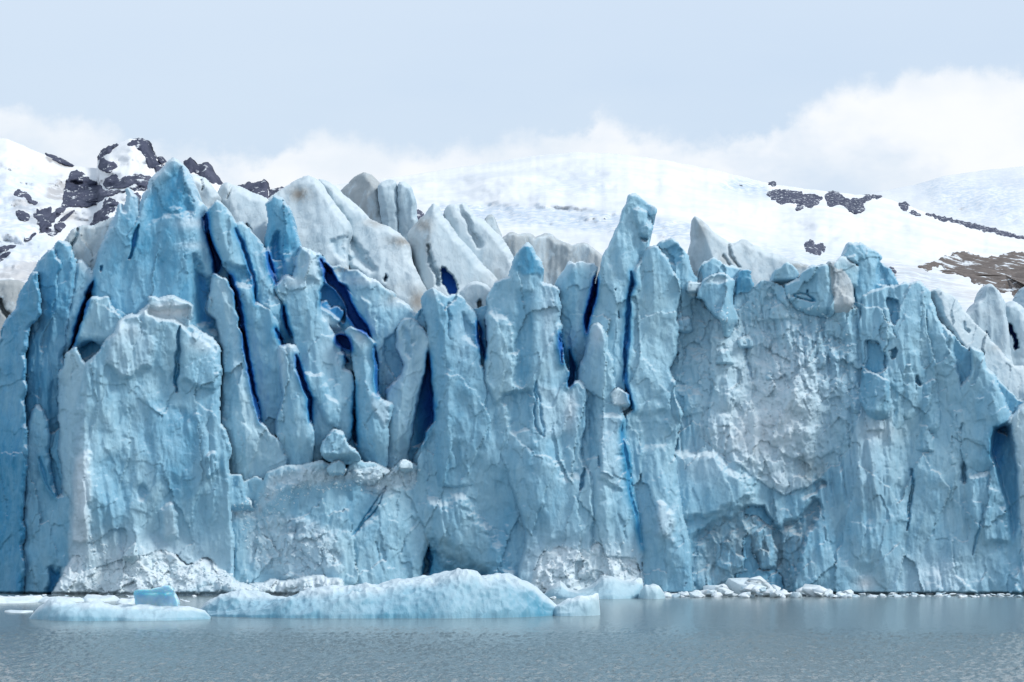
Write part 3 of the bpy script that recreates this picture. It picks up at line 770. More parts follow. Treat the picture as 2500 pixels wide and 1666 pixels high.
    for pi, w_ in enumerate(WALL):
        sel = np.where(ql == pi)[0]
        key = {int(quads[i, 3]): i for i in sel}; seen = set(); nc = shp[1]
        for k0 in list(key):
            if k0 in seen: continue
            st, comp = [k0], []; seen.add(k0)
            while st:
                c = st.pop(); comp.append(key[c])
                for nb in (c + 1, c - 1, c + nc, c - nc, c + nc + 1, c + nc - 1, c - nc + 1, c - nc - 1):
                    if nb in key and nb not in seen: seen.add(nb); st.append(nb)
            if len(comp) < 40:                                   # a sliver goes with the piece beside it
                near = [int(qmap[nb]) for c in comp for b_ in (quads[c, 3],) for nb in (b_ + 1, b_ - 1, b_ + nc, b_ - nc) if 0 <= nb < N and qmap[nb] >= 0 and ql[qmap[nb]] != pi]
                if near:
                    for ci in comp: moves.append((ci, near[0])); mv[ci] = near[0]
                    continue
            jobs.append((pi, w_, np.array(comp)))
    done = {}
    own = np.full(len(quads), -1)
    for ji, (pi, w_, sel) in enumerate(jobs): own[sel] = ji
    for ci, ni in moves:
        while own[ni] < 0 and ni in mv: ni = mv[ni]
        own[ci] = own[ni]
    for ji, (pi, w_, sel) in enumerate(jobs):
        q = quads[own == ji]
        if len(q) < 1: continue
        used = np.unique(q); re_ = rimE[rimL == pi]; re_ = re_[np.isin(re_[:, 0], used) & np.isin(re_[:, 1], used)]
        mp = np.full(N, -1); mp[used] = np.arange(len(used))
        V = [P[used]]; at_ = {a: [A[a][used]] for a in ('white', 'blue', 'dirt')}
        qs = [mp[q]]; tr = []
        if len(re_):                                             # rim against the sky gets its thickness
            rv = np.unique(re_); rm = np.full(N, -1)
            n0 = len(used)
            for lv, dy, sc in ((0, 1.6, 0.0), (1, 4.5, 0.10)):
                c = P[rv].mean(0); B_ = P[rv].copy(); B_[:, 1] += dy; B_[:, 2] += -sc * 6; V.append(B_)
                for a in at_: at_[a].append(A[a][rv])
            rm[rv] = np.arange(len(rv)); a, b = re_[:, 0], re_[:, 1]; L1, L2 = n0 + rm, n0 + len(rv) + rm
            qs.append(np.stack([mp[b], mp[a], L1[a], L1[b]], 1)); qs.append(np.stack([L1[b], L1[a], L2[a], L2[b]], 1))
        o = mesh_obj(w_['name'], np.concatenate(V), np.concatenate(qs), [], w_['mat'],
                     {a: np.clip(np.concatenate(v), -.5 if a == 'blue' else 0, 1.5) for a, v in at_.items()}, True, glacier)
        if w_['kw'].get('label') and pi not in done: o['label'] = w_['kw']['label']
        if pi not in done or len(q) > done[pi][1]: done[pi] = (o, len(q))
    for pi, w_ in enumerate(WALL):                               # a block that sits on a larger piece is that piece's part
        on = w_['kw'].get('on')
        if on and pi in done:
            for pj, v in enumerate(WALL):
                if v['name'] == on and pj in done: put_under2(done[pi][0], done[pj][0]); break
    LAST['p'] = (X[has], Y[has], P[has], None)
    LAST['done'] = {WALL[p]['name']: o for p, (o, _) in done.items()}

ice([(-160, 1490), (-160, 1050), (-20, 930), (40, 800), (110, 720), (180, 700), (240, 660), (300, 600), (360, 560), (480, 560), (530, 590), (640, 640), (760, 650), (800, 670), (900, 770), (1000, 800), (1040, 745),
     (1130, 765), (1190, 745), (1250, 690), (1350, 720), (1460, 700), (1530, 600), (1570, 610), (1620, 660), (1700, 710), (1900, 705), (2060, 680), (2150, 700), (2230, 730), (2330, 830), (2400, 900), (2480, 980), (2660, 1020), (2660, 1490)],
    2.5, 'inner_wall', blue=.8, lean=.085, e=0, label='bluer ice of the main mass between the seracs')
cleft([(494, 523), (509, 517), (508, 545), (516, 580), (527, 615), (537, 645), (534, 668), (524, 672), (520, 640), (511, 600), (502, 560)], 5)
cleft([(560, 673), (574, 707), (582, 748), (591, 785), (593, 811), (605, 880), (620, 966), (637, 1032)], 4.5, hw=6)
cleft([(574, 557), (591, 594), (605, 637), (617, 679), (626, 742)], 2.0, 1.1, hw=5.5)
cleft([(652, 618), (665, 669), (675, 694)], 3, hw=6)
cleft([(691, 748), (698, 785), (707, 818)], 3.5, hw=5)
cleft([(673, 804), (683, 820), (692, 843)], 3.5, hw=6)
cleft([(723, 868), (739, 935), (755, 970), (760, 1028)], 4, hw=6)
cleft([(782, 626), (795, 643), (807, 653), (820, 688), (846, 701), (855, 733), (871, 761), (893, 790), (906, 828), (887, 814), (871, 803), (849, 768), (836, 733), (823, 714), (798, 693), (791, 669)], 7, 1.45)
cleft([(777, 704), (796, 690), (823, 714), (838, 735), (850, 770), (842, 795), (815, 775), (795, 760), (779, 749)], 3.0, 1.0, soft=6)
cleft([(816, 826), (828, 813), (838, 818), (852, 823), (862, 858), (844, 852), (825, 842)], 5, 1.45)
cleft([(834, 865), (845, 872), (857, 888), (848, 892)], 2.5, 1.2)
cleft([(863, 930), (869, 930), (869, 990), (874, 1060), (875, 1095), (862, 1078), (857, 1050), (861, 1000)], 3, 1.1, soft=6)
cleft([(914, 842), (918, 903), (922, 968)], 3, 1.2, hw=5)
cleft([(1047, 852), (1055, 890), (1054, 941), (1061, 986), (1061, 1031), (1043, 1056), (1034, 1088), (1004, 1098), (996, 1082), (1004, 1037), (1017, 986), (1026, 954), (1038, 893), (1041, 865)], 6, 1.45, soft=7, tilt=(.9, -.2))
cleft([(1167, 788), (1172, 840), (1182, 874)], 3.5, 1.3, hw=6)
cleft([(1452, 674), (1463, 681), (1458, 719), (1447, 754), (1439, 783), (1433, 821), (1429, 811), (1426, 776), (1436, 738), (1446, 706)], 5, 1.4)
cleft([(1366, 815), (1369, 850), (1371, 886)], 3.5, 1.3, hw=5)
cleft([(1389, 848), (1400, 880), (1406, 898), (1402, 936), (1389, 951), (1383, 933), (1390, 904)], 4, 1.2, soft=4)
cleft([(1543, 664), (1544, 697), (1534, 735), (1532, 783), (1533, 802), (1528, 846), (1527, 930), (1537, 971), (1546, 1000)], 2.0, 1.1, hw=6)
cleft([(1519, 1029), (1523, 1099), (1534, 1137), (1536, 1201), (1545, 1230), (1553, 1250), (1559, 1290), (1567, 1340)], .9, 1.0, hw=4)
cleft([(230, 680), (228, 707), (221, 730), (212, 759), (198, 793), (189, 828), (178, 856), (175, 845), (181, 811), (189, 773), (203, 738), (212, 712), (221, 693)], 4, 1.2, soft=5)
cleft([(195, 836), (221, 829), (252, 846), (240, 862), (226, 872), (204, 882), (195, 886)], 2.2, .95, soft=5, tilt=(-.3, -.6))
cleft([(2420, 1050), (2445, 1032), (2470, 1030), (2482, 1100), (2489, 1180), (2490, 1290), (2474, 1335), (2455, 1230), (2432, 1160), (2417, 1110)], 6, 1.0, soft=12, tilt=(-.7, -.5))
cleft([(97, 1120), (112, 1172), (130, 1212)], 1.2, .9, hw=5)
# ---- weathered slabs standing back from the edge
def top(poly, D, **kw):
    kw = dict(dict(plane=.5, rk=.8, foot=0, r=26, e=2.2, lean=0.55, thick=7, cup=0.16, cell=3.5, flute=0.12, big=0.9, fine=0.05, blue=0.25, jit=4), **kw)
    return piece(kw.pop('name', 'ice_slab'), poly, D, kw.pop('mat', TOPICE), glacier, **kw)
top([(1150, 640), (1180, 600), (1226, 584), (1248, 566), (1264, 576), (1296, 571), (1306, 583), (1337, 571), (1360, 586), (1398, 604), (1420, 594), (1434, 597), (1456, 615), (1476, 636), (1480, 740), (1160, 740)], 240, r=14, e=1.5, cup=.6, flute=.5, big=2.0, dirt=.42, lean=.35)
top([(830, 471), (849, 452), (868, 436), (880, 428), (893, 423), (909, 430), (919, 444), (926, 452), (932, 493), (944, 545), (940, 580), (880, 560), (840, 500)], 232, dirt=.5, r=30, e=3, crest=[(893, 425), (905, 450), (880, 520), (875, 560)], sl=1.0, sr=.15, lean=.3, label='dark dirt-streaked ice dome')
top([(924, 452), (938, 446), (954, 441), (966, 446), (970, 500), (972, 590), (940, 590), (932, 520)], 230, r=16, e=2.2, lean=.12, blue=.55)
top([(973, 447), (989, 449), (1004, 467), (1011, 487), (1013, 529), (1020, 548), (1010, 600), (972, 600), (971, 500)], 229.6, r=13, e=2.0, lean=.12, blue=.6)
top([(1185, 541), (1193, 525), (1203, 527), (1212, 548), (1222, 572), (1230, 620), (1190, 620)], 228, r=9, e=1.2, dirt=.35)
top([(1085, 535), (1091, 509), (1101, 500), (1117, 505), (1129, 499), (1142, 509), (1155, 529), (1184, 543), (1225, 586), (1250, 624), (1255, 650), (1252, 690), (1200, 720), (1140, 690), (1100, 600)], 220, lean=.5,
    cracks=[([(1122, 505), (1140, 540), (1170, 600)], 9, .8)], spots=[(1200, 670, 60, 26, 'dirt', .35)], label='smooth pale slab with twin rounded tops')
top([(999, 572), (1021, 545), (1046, 516), (1059, 499), (1072, 516), (1085, 535), (1110, 570), (1136, 599), (1170, 640), (1213, 682), (1205, 740), (1100, 760), (1056, 740), (1030, 700), (1010, 640)], 217, lean=.45,
    crest=[(1059, 500), (1050, 545), (1048, 600), (1060, 700)], sl=.9, sr=.1, spots=[(1030, 548, 26, 20, 'dirt', .7), (1045, 590, 10, 40, 'dirt', .5), (1190, 690, 40, 14, 'dirt', .35)],
    feats=[([(1078, 650), (1092, 645), (1108, 690), (1122, 705), (1112, 730), (1090, 722), (1074, 680)], 2.2, 4, {'blue': 1.2}), ([(1040, 590), (1050, 590), (1062, 650), (1078, 700), (1066, 704), (1046, 640)], 1.0, 5, {'blue': .4})], label='white pointed slab with a dirt-streaked left edge')
top([(777, 440), (790, 443), (804, 449), (830, 471), (868, 503), (903, 538), (941, 554), (973, 570), (995, 594), (1003, 640), (1022, 680), (1040, 706), (1036, 790), (1000, 790), (960, 735), (900, 690), (850, 660), (838, 625), (846, 590), (848, 560), (828, 520), (800, 475)], 213, lean=.62,
    spots=[(985, 590, 40, 14, 'dirt', .8), (915, 545, 30, 14, 'dirt', .55), (1020, 735, 26, 30, 'dirt', .9), (920, 700, 80, 14, 'dirt', .35)],
    feats=[([(850, 585), (862, 575), (890, 620), (925, 665), (910, 675), (880, 650), (855, 640)], 0.9, 12, {'blue': .3}), ([(938, 670), (950, 668), (946, 690), (938, 690)], 1.5, 3, {'blue': .9})], label='long smooth white slope right of a blue groove')
top([(640, 520), (657, 488), (696, 462), (721, 442), (753, 432), (772, 438), (790, 462), (812, 493), (835, 527), (853, 548), (854, 572), (845, 600), (841, 628), (846, 672), (800, 660), (760, 650), (700, 640), (660, 600)], 213.5, lean=.6,
    spots=[(730, 478, 22, 20, 'dirt', .75), (735, 470, 40, 16, 'dirt', .3), (815, 650, 60, 10, 'dirt', .35)], feats=[([(800, 590), (850, 575), (850, 600), (845, 640), (820, 630)], .6, 10, {'blue': .3})], label='large smooth grey-white dome with a dirt smudge')
top([(525, 490), (539, 463), (548, 448), (568, 456), (591, 462), (617, 474), (654, 489), (668, 520), (668, 640), (600, 620), (560, 560)], 211, lean=.55, crest=[(556, 452), (560, 480), (585, 540), (600, 620)], sl=.5, sr=.1,
    cracks=[([(568, 457), (560, 480), (556, 486)], 3, .5), ([(605, 545), (608, 575)], 4, .9)], spots=[(552, 475, 12, 18, 'dirt', .4)])
top([(455, 440), (465, 428), (482, 434), (497, 438), (516, 457), (531, 480), (520, 510), (505, 560), (480, 560), (460, 500)], 209.5, lean=.4, cracks=[([(490, 438), (490, 462)], 3, .6)], spots=[(485, 440, 20, 10, 'white', .5)])
top([(-60, 712), (-20, 690), (20, 684), (45, 690), (68, 700), (75, 760), (60, 960), (-80, 960)], 236, dirt=.6, lean=.5, r=16, cup=.5, big=1.6, cracks=[([(0, 735), (14, 760), (20, 775)], 9, 2.0)])
top([(2489, 740), (2494, 715), (2505, 700), (2560, 720), (2560, 900), (2489, 900)], 232, lean=.2, blue=.7)
top([(2452, 748), (2464, 738), (2478, 740), (2495, 752), (2520, 790), (2530, 900), (2460, 900), (2448, 820)], 222, lean=.2, blue=.45, r=22, e=2.4, thick=7, feats=[([(2460, 785), (2468, 790), (2482, 822), (2489, 850), (2482, 854), (2470, 826)], 3.0, 3, {'blue': 1.2})], label='rounded pale slab with a bright blue slit')
top([(2355, 775), (2364, 768), (2387, 741), (2399, 733), (2405, 703), (2415, 692), (2424, 700), (2438, 720), (2450, 738), (2456, 780), (2462, 840), (2468, 910), (2400, 900)], 218, lean=.25, blue=.45, r=12, e=1.6, cup=.5, cell=1.8, flute=.4,
    feats=[([(2402, 815), (2413, 810), (2414, 830), (2406, 834)], .8, 3, {'blue': 1.0})], label='pointed pale serac standing alone at right')

# ---- left end
ice([(155, 594), (166, 578), (178, 565), (192, 557), (218, 556), (241, 551), (260, 542), (285, 528), (285, 600), (255, 680), (230, 720), (195, 700), (172, 640)], 5.0, 'ice_block', r=26, e=2.5, lean=.35, blue=.35, dirt=.32, mat=TOPICE, cup=.2, thick=7, cracks=[([(192, 557), (186, 585), (172, 606)], 4, .9)], label='grey rounded block set back behind the left pillars')
ice([(-120, 1470), (-120, 1100), (-40, 960), (-5, 880), (20, 778), (43, 758), (62, 712), (84, 672), (92, 760), (66, 793), (55, 868), (52, 966), (56, 1100), (50, 1280), (48, 1470)], 3.4, 'ice_wall', turn=-1.3, lean=.02, grow=10, r=22, e=2.0, blue=1.0)
ice([(44, 1470), (40, 1280), (48, 1000), (50, 868), (56, 790), (78, 755), (79, 700), (95, 650), (126, 611), (138, 640), (132, 720), (122, 770), (104, 810), (96, 860), (92, 950), (92, 1100), (120, 1300), (120, 1470)], 2.6, turn=-.75, r=18, e=2.0, blue=.9, lean=.06, grow=9, crest=[(118, 620), (90, 760), (70, 900), (66, 1300)], sl=.8, sr=.2)
ice([(120, 622), (132, 603), (138, 592), (152, 595), (164, 597), (173, 610), (184, 632), (178, 700), (165, 760), (158, 830), (150, 920), (148, 1000), (150, 1100), (148, 1200), (130, 1215), (112, 1172), (97, 1125), (80, 1080), (66, 980), (82, 880), (90, 800), (112, 745), (121, 693)], 1.8, turn=-.35, r=18, e=1.9, blue=.75, lean=.06, crest=[(150, 600), (142, 700), (128, 800), (105, 950), (100, 1100)], sl=.55, sr=.35, flute=.5)
ice([(150, 900), (148, 800), (150, 740), (157, 690), (166, 655), (184, 641), (198, 640), (214, 655), (229, 672), (228, 704), (205, 714), (207, 740), (190, 770), (178, 815), (166, 850), (168, 900)], 1.9, r=15, e=1.8, blue=.45, crest=[(195, 645), (186, 700), (170, 780), (160, 860)], sl=.7, sr=.25, ntop=.4, thick=5)
ice([(60, 1470), (62, 1300), (66, 1200), (60, 1130), (72, 1030), (95, 990), (112, 1030), (118, 1120), (135, 1215), (170, 1210), (176, 1300), (165, 1470)], .4, 'ice_wall', turn=-.5, r=16, e=1.6, blue=.65, lean=.05, feats=[([(120, 1380), (170, 1390), (210, 1430), (200, 1470), (110, 1470)], 1.2, 10, {'blue': .5})])
ice([(96, 1080), (150, 1050), (170, 1200), (165, 1320), (110, 1300)], .7, 'ice_wall', blue=.75, e=.4, turn=-.3)
ice([(575, 1180), (640, 1170), (650, 1250), (600, 1275), (560, 1260)], .2, 'ice_wall', blue=.4, e=.4)
# the tall peak and its flanks
ice([(228, 740), (230, 675), (238, 649), (252, 603), (267, 560), (284, 525), (290, 508), (298, 496), (303, 514), (308, 519), (312, 508), (310, 490), (313, 471), (308, 461), (319, 468), (330, 488), (336, 508), (338, 528), (341, 502), (356, 468), (370, 442), (390, 422), (410, 397), (425, 390), (439, 396), (450, 408), (462, 428), (471, 451), (474, 474), (488, 497), (497, 513), (492, 528), (497, 550), (505, 578), (514, 612), (520, 650), (524, 690), (540, 720), (552, 800), (570, 1000), (560, 1140), (190, 1140), (180, 860), (196, 800), (212, 760)],
    0.6, 'serac_peak', r=20, e=2.6, lean=.10, blue=.62, thick=9, big=1.1, cup=.3, crest=[(425, 395), (450, 600), (470, 800)], sl=.06, sr=.55, jit=3,
    feats=[([(350, 480), (395, 440), (440, 400), (462, 440), (480, 500), (470, 530), (430, 520), (360, 560)], .5, 18, {'blue': .35, 'smooth': .5}), ([(470, 620), (530, 700), (540, 830), (480, 790), (470, 700)], 1.5, 20, {'blue': .55, 'smooth': .6}),
           ],
    cracks=[([(338, 545), (330, 590), (316, 635)], 5, .7), ([(246, 648), (248, 668)], 4, .5)], spots=[(470, 545, 40, 14, 'white', .4), (470, 600, 30, 10, 'white', .3)], ntop=.25, plane=.5, rk=.8, label='highest rounded blue-green ice peak with a split horn on its left shoulder')
ice([(224, 728), (244, 737), (261, 727), (273, 750), (288, 776), (300, 800), (290, 860), (256, 846), (222, 831), (205, 840), (190, 850), (184, 846), (198, 795), (212, 760)], -.6, 'ice_slab', r=12, e=1.0, blue=.25, thick=4)
ice([(160, 1470), (150, 1400), (160, 1300), (158, 1200), (150, 1100), (146, 1000), (150, 925), (168, 866), (186, 850), (196, 884), (214, 896), (204, 937), (196, 994), (190, 1100), (190, 1250), (185, 1470)], -1.0, r=14, e=1.5, turn=-.7, blue=.35, lean=.05, white=.1)
ice([(508, 760), (522, 668), (530, 676), (545, 679), (561, 707), (571, 745), (580, 800), (584, 822), (597, 880), (609, 932), (620, 974), (637, 1034), (660, 1062), (686, 1092), (697, 1133), (690, 1200), (540, 1200), (545, 1000), (550, 905), (540, 822), (530, 780)], .2, r=12, e=1.6, blue=.3, crest=[(530, 690), (556, 780), (570, 900), (600, 1050)], sl=.7, sr=.12, white=.12, label='pale tapering column right of the highest peak')
# big front block, lower left
ice([(168, 1470), (164, 1390), (168, 1299), (171, 1208), (173, 1100), (178, 1052), (187, 994), (201, 937), (212, 897), (230, 874), (253, 848), (275, 822), (287, 814), (290, 791), (299, 782), (324, 774), (341, 765), (354, 752), (372, 744), (367, 727), (385, 733), (416, 727), (446, 736), (464, 747), (462, 797), (482, 811), (505, 825), (528, 839), (532, 862), (537, 908), (534, 994), (538, 1032), (551, 1066), (557, 1098), (556, 1140), (562, 1300), (566, 1470)],
    -3.2, 'ice_block', lean=.07, r=15, e=1.7, blue=.42, thick=8, big=1.0, cup=.5, flute=.4, cell=2.0, step=2.5,
    crest=[(215, 900), (205, 1000), (205, 1250)], sl=1.1, sr=.05,
    feats=[([(360, 960), (400, 955), (470, 1010), (500, 1080), (490, 1200), (440, 1250), (380, 1180), (335, 1080), (340, 990)], .15, 26, {'blue': .35, 'tilt': (-.9, -.9)}),
           ([(290, 791), (330, 790), (380, 830), (375, 900), (300, 930), (250, 880)], -.5, 14, {'tilt': (0, .6), 'white': .15}),
           ([(440, 790), (500, 830), (530, 870), (530, 960), (440, 930)], -.5, 10), ([(355, 750), (462, 750), (460, 800), (436, 790), (360, 775)], 1.2, 12, {'white': .35}),
           ([(330, 1190), (360, 1180), (362, 1225), (335, 1230)], .4, 10, {'blue': .2}), ([(505, 1115), (528, 1100), (528, 1160), (506, 1168)], -1.0, 5),
           ([(390, 1250), (410, 1225), (430, 1250), (440, 1320), (400, 1320)], -.9, 12, {'white': .15}), ([(225, 1120), (300, 1100), (330, 1180), (300, 1300), (225, 1300)], .1, 24, {'blue': .25, 'tilt': (.9, -.6)}),
           ([(180, 1120), (222, 1100), (222, 1320), (172, 1330)], -.4, 8, {'white': .3})],
    cracks=[([(440, 792), (433, 850), (428, 908), (431, 962)], 4, .7)],
    spots=[(330, 1370, 190, 60, 'white', .55), (195, 1200, 22, 160, 'white', .35), (415, 750, 60, 22, 'white', .5), (300, 800, 60, 30, 'white', .25), (500, 840, 40, 20, 'white', .4), (380, 760, 70, 14, 'white', .4)], label='huge blocky front buttress at lower left with fresh broken top')

# ---- leaning slabs of the middle
ice([(500, 560), (508, 518), (528, 491), (545, 504), (560, 532), (574, 556), (590, 594), (603, 637), (614, 679), (622, 742), (640, 748), (669, 776), (686, 846), (688, 929), (694, 973), (680, 1015), (680, 1066), (655, 1066), (640, 1031), (623, 967), (609, 890), (597, 814), (585, 750), (566, 673), (546, 650), (538, 628), (527, 600), (516, 570)], 1.0, r=13, e=1.9, blue=.6, crest=[(528, 495), (545, 580), (600, 720), (635, 850), (650, 1000)], sl=.25, sr=.25, thick=6,
    feats=[([(540, 640), (600, 650), (612, 700), (560, 700)], .8, 10, {'blue': .3})], label='leaning blue slab right of the first long crevasse')
ice([(572, 560), (586, 544), (602, 560), (632, 590), (646, 621), (660, 662), (671, 694), (670, 726), (688, 745), (702, 812), (706, 832), (692, 846), (686, 832), (677, 806), (670, 778), (648, 752), (632, 742), (622, 690), (609, 637), (595, 596)], 1.7, r=13, e=1.7, blue=.55, thick=5, crest=[(590, 550), (640, 680), (680, 800)], sl=.2, sr=.35)
ice([(683, 852), (700, 850), (717, 848), (726, 862), (720, 895), (735, 935), (751, 973), (757, 1031), (762, 1080), (756, 1140), (696, 1150), (690, 1110), (678, 1062), (679, 1015), (696, 973), (690, 929)], .3, r=14, e=1.7, blue=.4, thick=5, crest=[(705, 850), (712, 930), (725, 1080)], sl=.3, sr=.2, ntop=.4)
ice([(646, 640), (648, 615), (651, 580), (662, 541), (655, 500), (667, 479), (689, 486), (702, 509), (710, 541), (728, 586), (739, 621), (736, 662), (728, 674), (720, 720), (680, 720), (664, 680)], 3.2, r=16, e=2.0, blue=.85, thick=6, lean=.15, crest=[(680, 485), (700, 560), (712, 660)], sl=.2, sr=.4, feats=[([(658, 600), (680, 560), (690, 640), (670, 670)], 1.0, 10, {'blue': .3})], label='bright teal column below the grey dome')
ice([(673, 700), (690, 684), (705, 677), (718, 687), (726, 640), (737, 604), (760, 611), (785, 624), (791, 662), (788, 688), (777, 704), (779, 749), (782, 775), (806, 811), (819, 833), (838, 868), (838, 893), (854, 909), (862, 941), (859, 1005), (854, 1062), (842, 1085), (800, 1105), (764, 1140), (768, 1080), (764, 1031), (759, 990), (744, 935), (730, 890), (716, 826), (699, 750), (684, 726)], .9, r=15, e=2.0, blue=.42, thick=6, crest=[(735, 615), (740, 700), (770, 850), (800, 1000)], sl=.2, sr=.18,
    feats=[([(740, 915), (790, 905), (800, 960), (830, 975), (835, 1050), (800, 1040), (780, 990), (745, 960)], -.7, 8), ([(740, 610), (785, 630), (785, 690), (745, 680)], -.6, 14, {'white': .15})], spots=[(770, 640, 40, 30, 'white', .25), (720, 690, 40, 14, 'white', .4), (810, 860, 40, 60, 'white', .15)], label='broad pale slab left of the dark blue cavity')
ice([(780, 640), (778, 626), (786, 622), (797, 645), (820, 688), (848, 701), (857, 733), (872, 761), (894, 790), (908, 828), (913, 845), (916, 870), (920, 903), (926, 980), (950, 985), (956, 950), (976, 940), (995, 900), (1005, 850), (1005, 810), (1030, 788), (999, 752), (967, 723), (935, 704), (906, 682), (871, 662), (839, 655), (807, 651), (798, 640)], 2.0, r=16, e=2.4, blue=.45, thick=6, lean=.25, spots=[(830, 660, 50, 10, 'dirt', .75), (960, 725, 40, 14, 'dirt', .5), (900, 685, 60, 12, 'white', .5), (970, 740, 40, 12, 'white', .4)],
    feats=[([(940, 830), (985, 800), (995, 880), (970, 925), (945, 900)], 1.8, 14, {'blue': .8, 'smooth': .6}), ([(880, 720), (910, 740), (925, 830), (900, 800)], -.5, 10)], label='slab with a dirty snow-dusted crest right of the dark cavity')  # blue in the lower right recess paints its shading
ice([(843, 812), (860, 802), (879, 810), (895, 832), (910, 840), (911, 884), (915, 909), (917, 967), (935, 975), (954, 986), (955, 1000), (944, 1040), (942, 1082), (940, 1140), (924, 1150), (883, 1130), (874, 1088), (868, 973), (871, 929), (862, 878), (864, 862), (855, 830)], -.3, 'ice_pillar', r=11, e=1.5, blue=.5, thick=5, crest=[(855, 814), (888, 871), (894, 941), (907, 1005), (915, 1085), (924, 1135)], sl=.95, sr=.12, feats=[([(905, 960), (950, 985), (945, 1050), (905, 1000)], -.4, 8, {'white': .25})], spots=[(880, 822, 24, 20, 'white', .4)], label='narrow pillar with a sharp blue left side below the dark cavity')
ice([(988, 783), (1010, 785), (1029, 801), (1047, 833), (1042, 855), (1035, 893), (1025, 941), (1017, 973), (1007, 1021), (997, 1069), (990, 1130), (969, 1140), (940, 1140), (945, 1040), (955, 995), (948, 973), (952, 948), (970, 932), (988, 893), (981, 871), (969, 858), (972, 814)], .3, 'ice_pillar', r=12, e=1.7, blue=.35, thick=5, crest=[(1000, 790), (1006, 850), (985, 950), (972, 1080)], sl=.35, sr=.4, white=.1, feats=[([(985, 800), (1005, 810), (1008, 880), (990, 870)], .4, 8, {'blue': .4})])
ice([(1033, 740), (1038, 720), (1047, 707), (1060, 706), (1078, 717), (1094, 729), (1110, 718), (1123, 720), (1132, 742), (1152, 761), (1162, 790), (1164, 830), (1166, 860), (1176, 900), (1182, 960), (1200, 1050), (1210, 1180), (1010, 1190), (1012, 1120), (1036, 1086), (1062, 1037), (1060, 941), (1052, 880), (1047, 800)], -.9, 'ice_pillar', foot=.35, r=13, e=1.8, blue=.62, thick=7, crest=[(1060, 708), (1080, 800), (1097, 900), (1093, 1000), (1085, 1060)], sl=.8, sr=.12, spots=[(1130, 820, 30, 60, 'white', .15), (1060, 712, 20, 12, 'white', .4)],
    feats=[([(1092, 735), (1100, 735), (1104, 830), (1094, 800)], .6, 6), ([(1125, 760), (1160, 790), (1160, 850), (1130, 820)], .5, 8, {'blue': .3})], label='blue pillar standing right of the widest crevasse')
top([(1125, 715), (1140, 700), (1158, 690), (1185, 696), (1200, 712), (1195, 780), (1185, 850), (1175, 900), (1160, 860), (1150, 790)], 205.5, lean=.1, blue=.3, r=10, thick=4, cracks=[([(1170, 740), (1178, 790), (1172, 850)], 8, 2.0)], spots=[(1180, 800, 10, 60, 'dirt', .5)])
ice([(782, 745), (795, 735), (800, 752), (808, 762), (822, 752), (834, 764), (832, 782), (818, 788), (828, 806), (812, 815), (792, 795), (782, 772)], 2.0, 'ice_block', r=9, e=1.4, blue=.2, white=.25, thick=3)

# ---- middle foot
ice([(536, 1470), (538, 1300), (550, 1250), (563, 1234), (592, 1244), (617, 1244), (635, 1190), (661, 1154), (690, 1142), (722, 1140), (760, 1136), (787, 1130), (834, 1150), (873, 1127), (924, 1140), (953, 1154), (989, 1127), (1036, 1147), (1070, 1200), (1050, 1300), (1020, 1400), (1010, 1470)],
    -1.1, 'ice_wall', crest=[(780, 1130), (760, 1470)], sl=.04, sr=.13, r=22, e=.8, lean=.12, blue=.32, white=.0, cup=.55, big=1.2, thick=7, rub=.12,
    feats=[([(560, 1235), (620, 1245), (660, 1155), (760, 1140), (900, 1140), (1030, 1140), (1020, 1180), (940, 1215), (860, 1180), (760, 1190), (680, 1190), (640, 1260), (570, 1280)], -.2, 18, {'rub': .25, 'white': .45, 'chip': .8}),
           ([(600, 1300), (660, 1250), (760, 1270), (830, 1300), (840, 1400), (700, 1420), (600, 1380)], -.5, 20, {'rub': .15, 'white': .3, 'chip': .8}),
           ([(840, 1150), (920, 1180), (930, 1260), (860, 1310), (800, 1320), (700, 1300), (700, 1200)], .3, 20, {'blue': .2})],
    cracks=[([(945, 1185), (925, 1235), (890, 1275), (858, 1310)], 3, .35)], label='lower ledge of crushed ice below the leaning slabs')
ice([(540, 1170), (585, 1160), (600, 1220), (618, 1245), (600, 1262), (570, 1250), (545, 1240)], -1.2, r=9, e=1.1, blue=.5, thick=4)
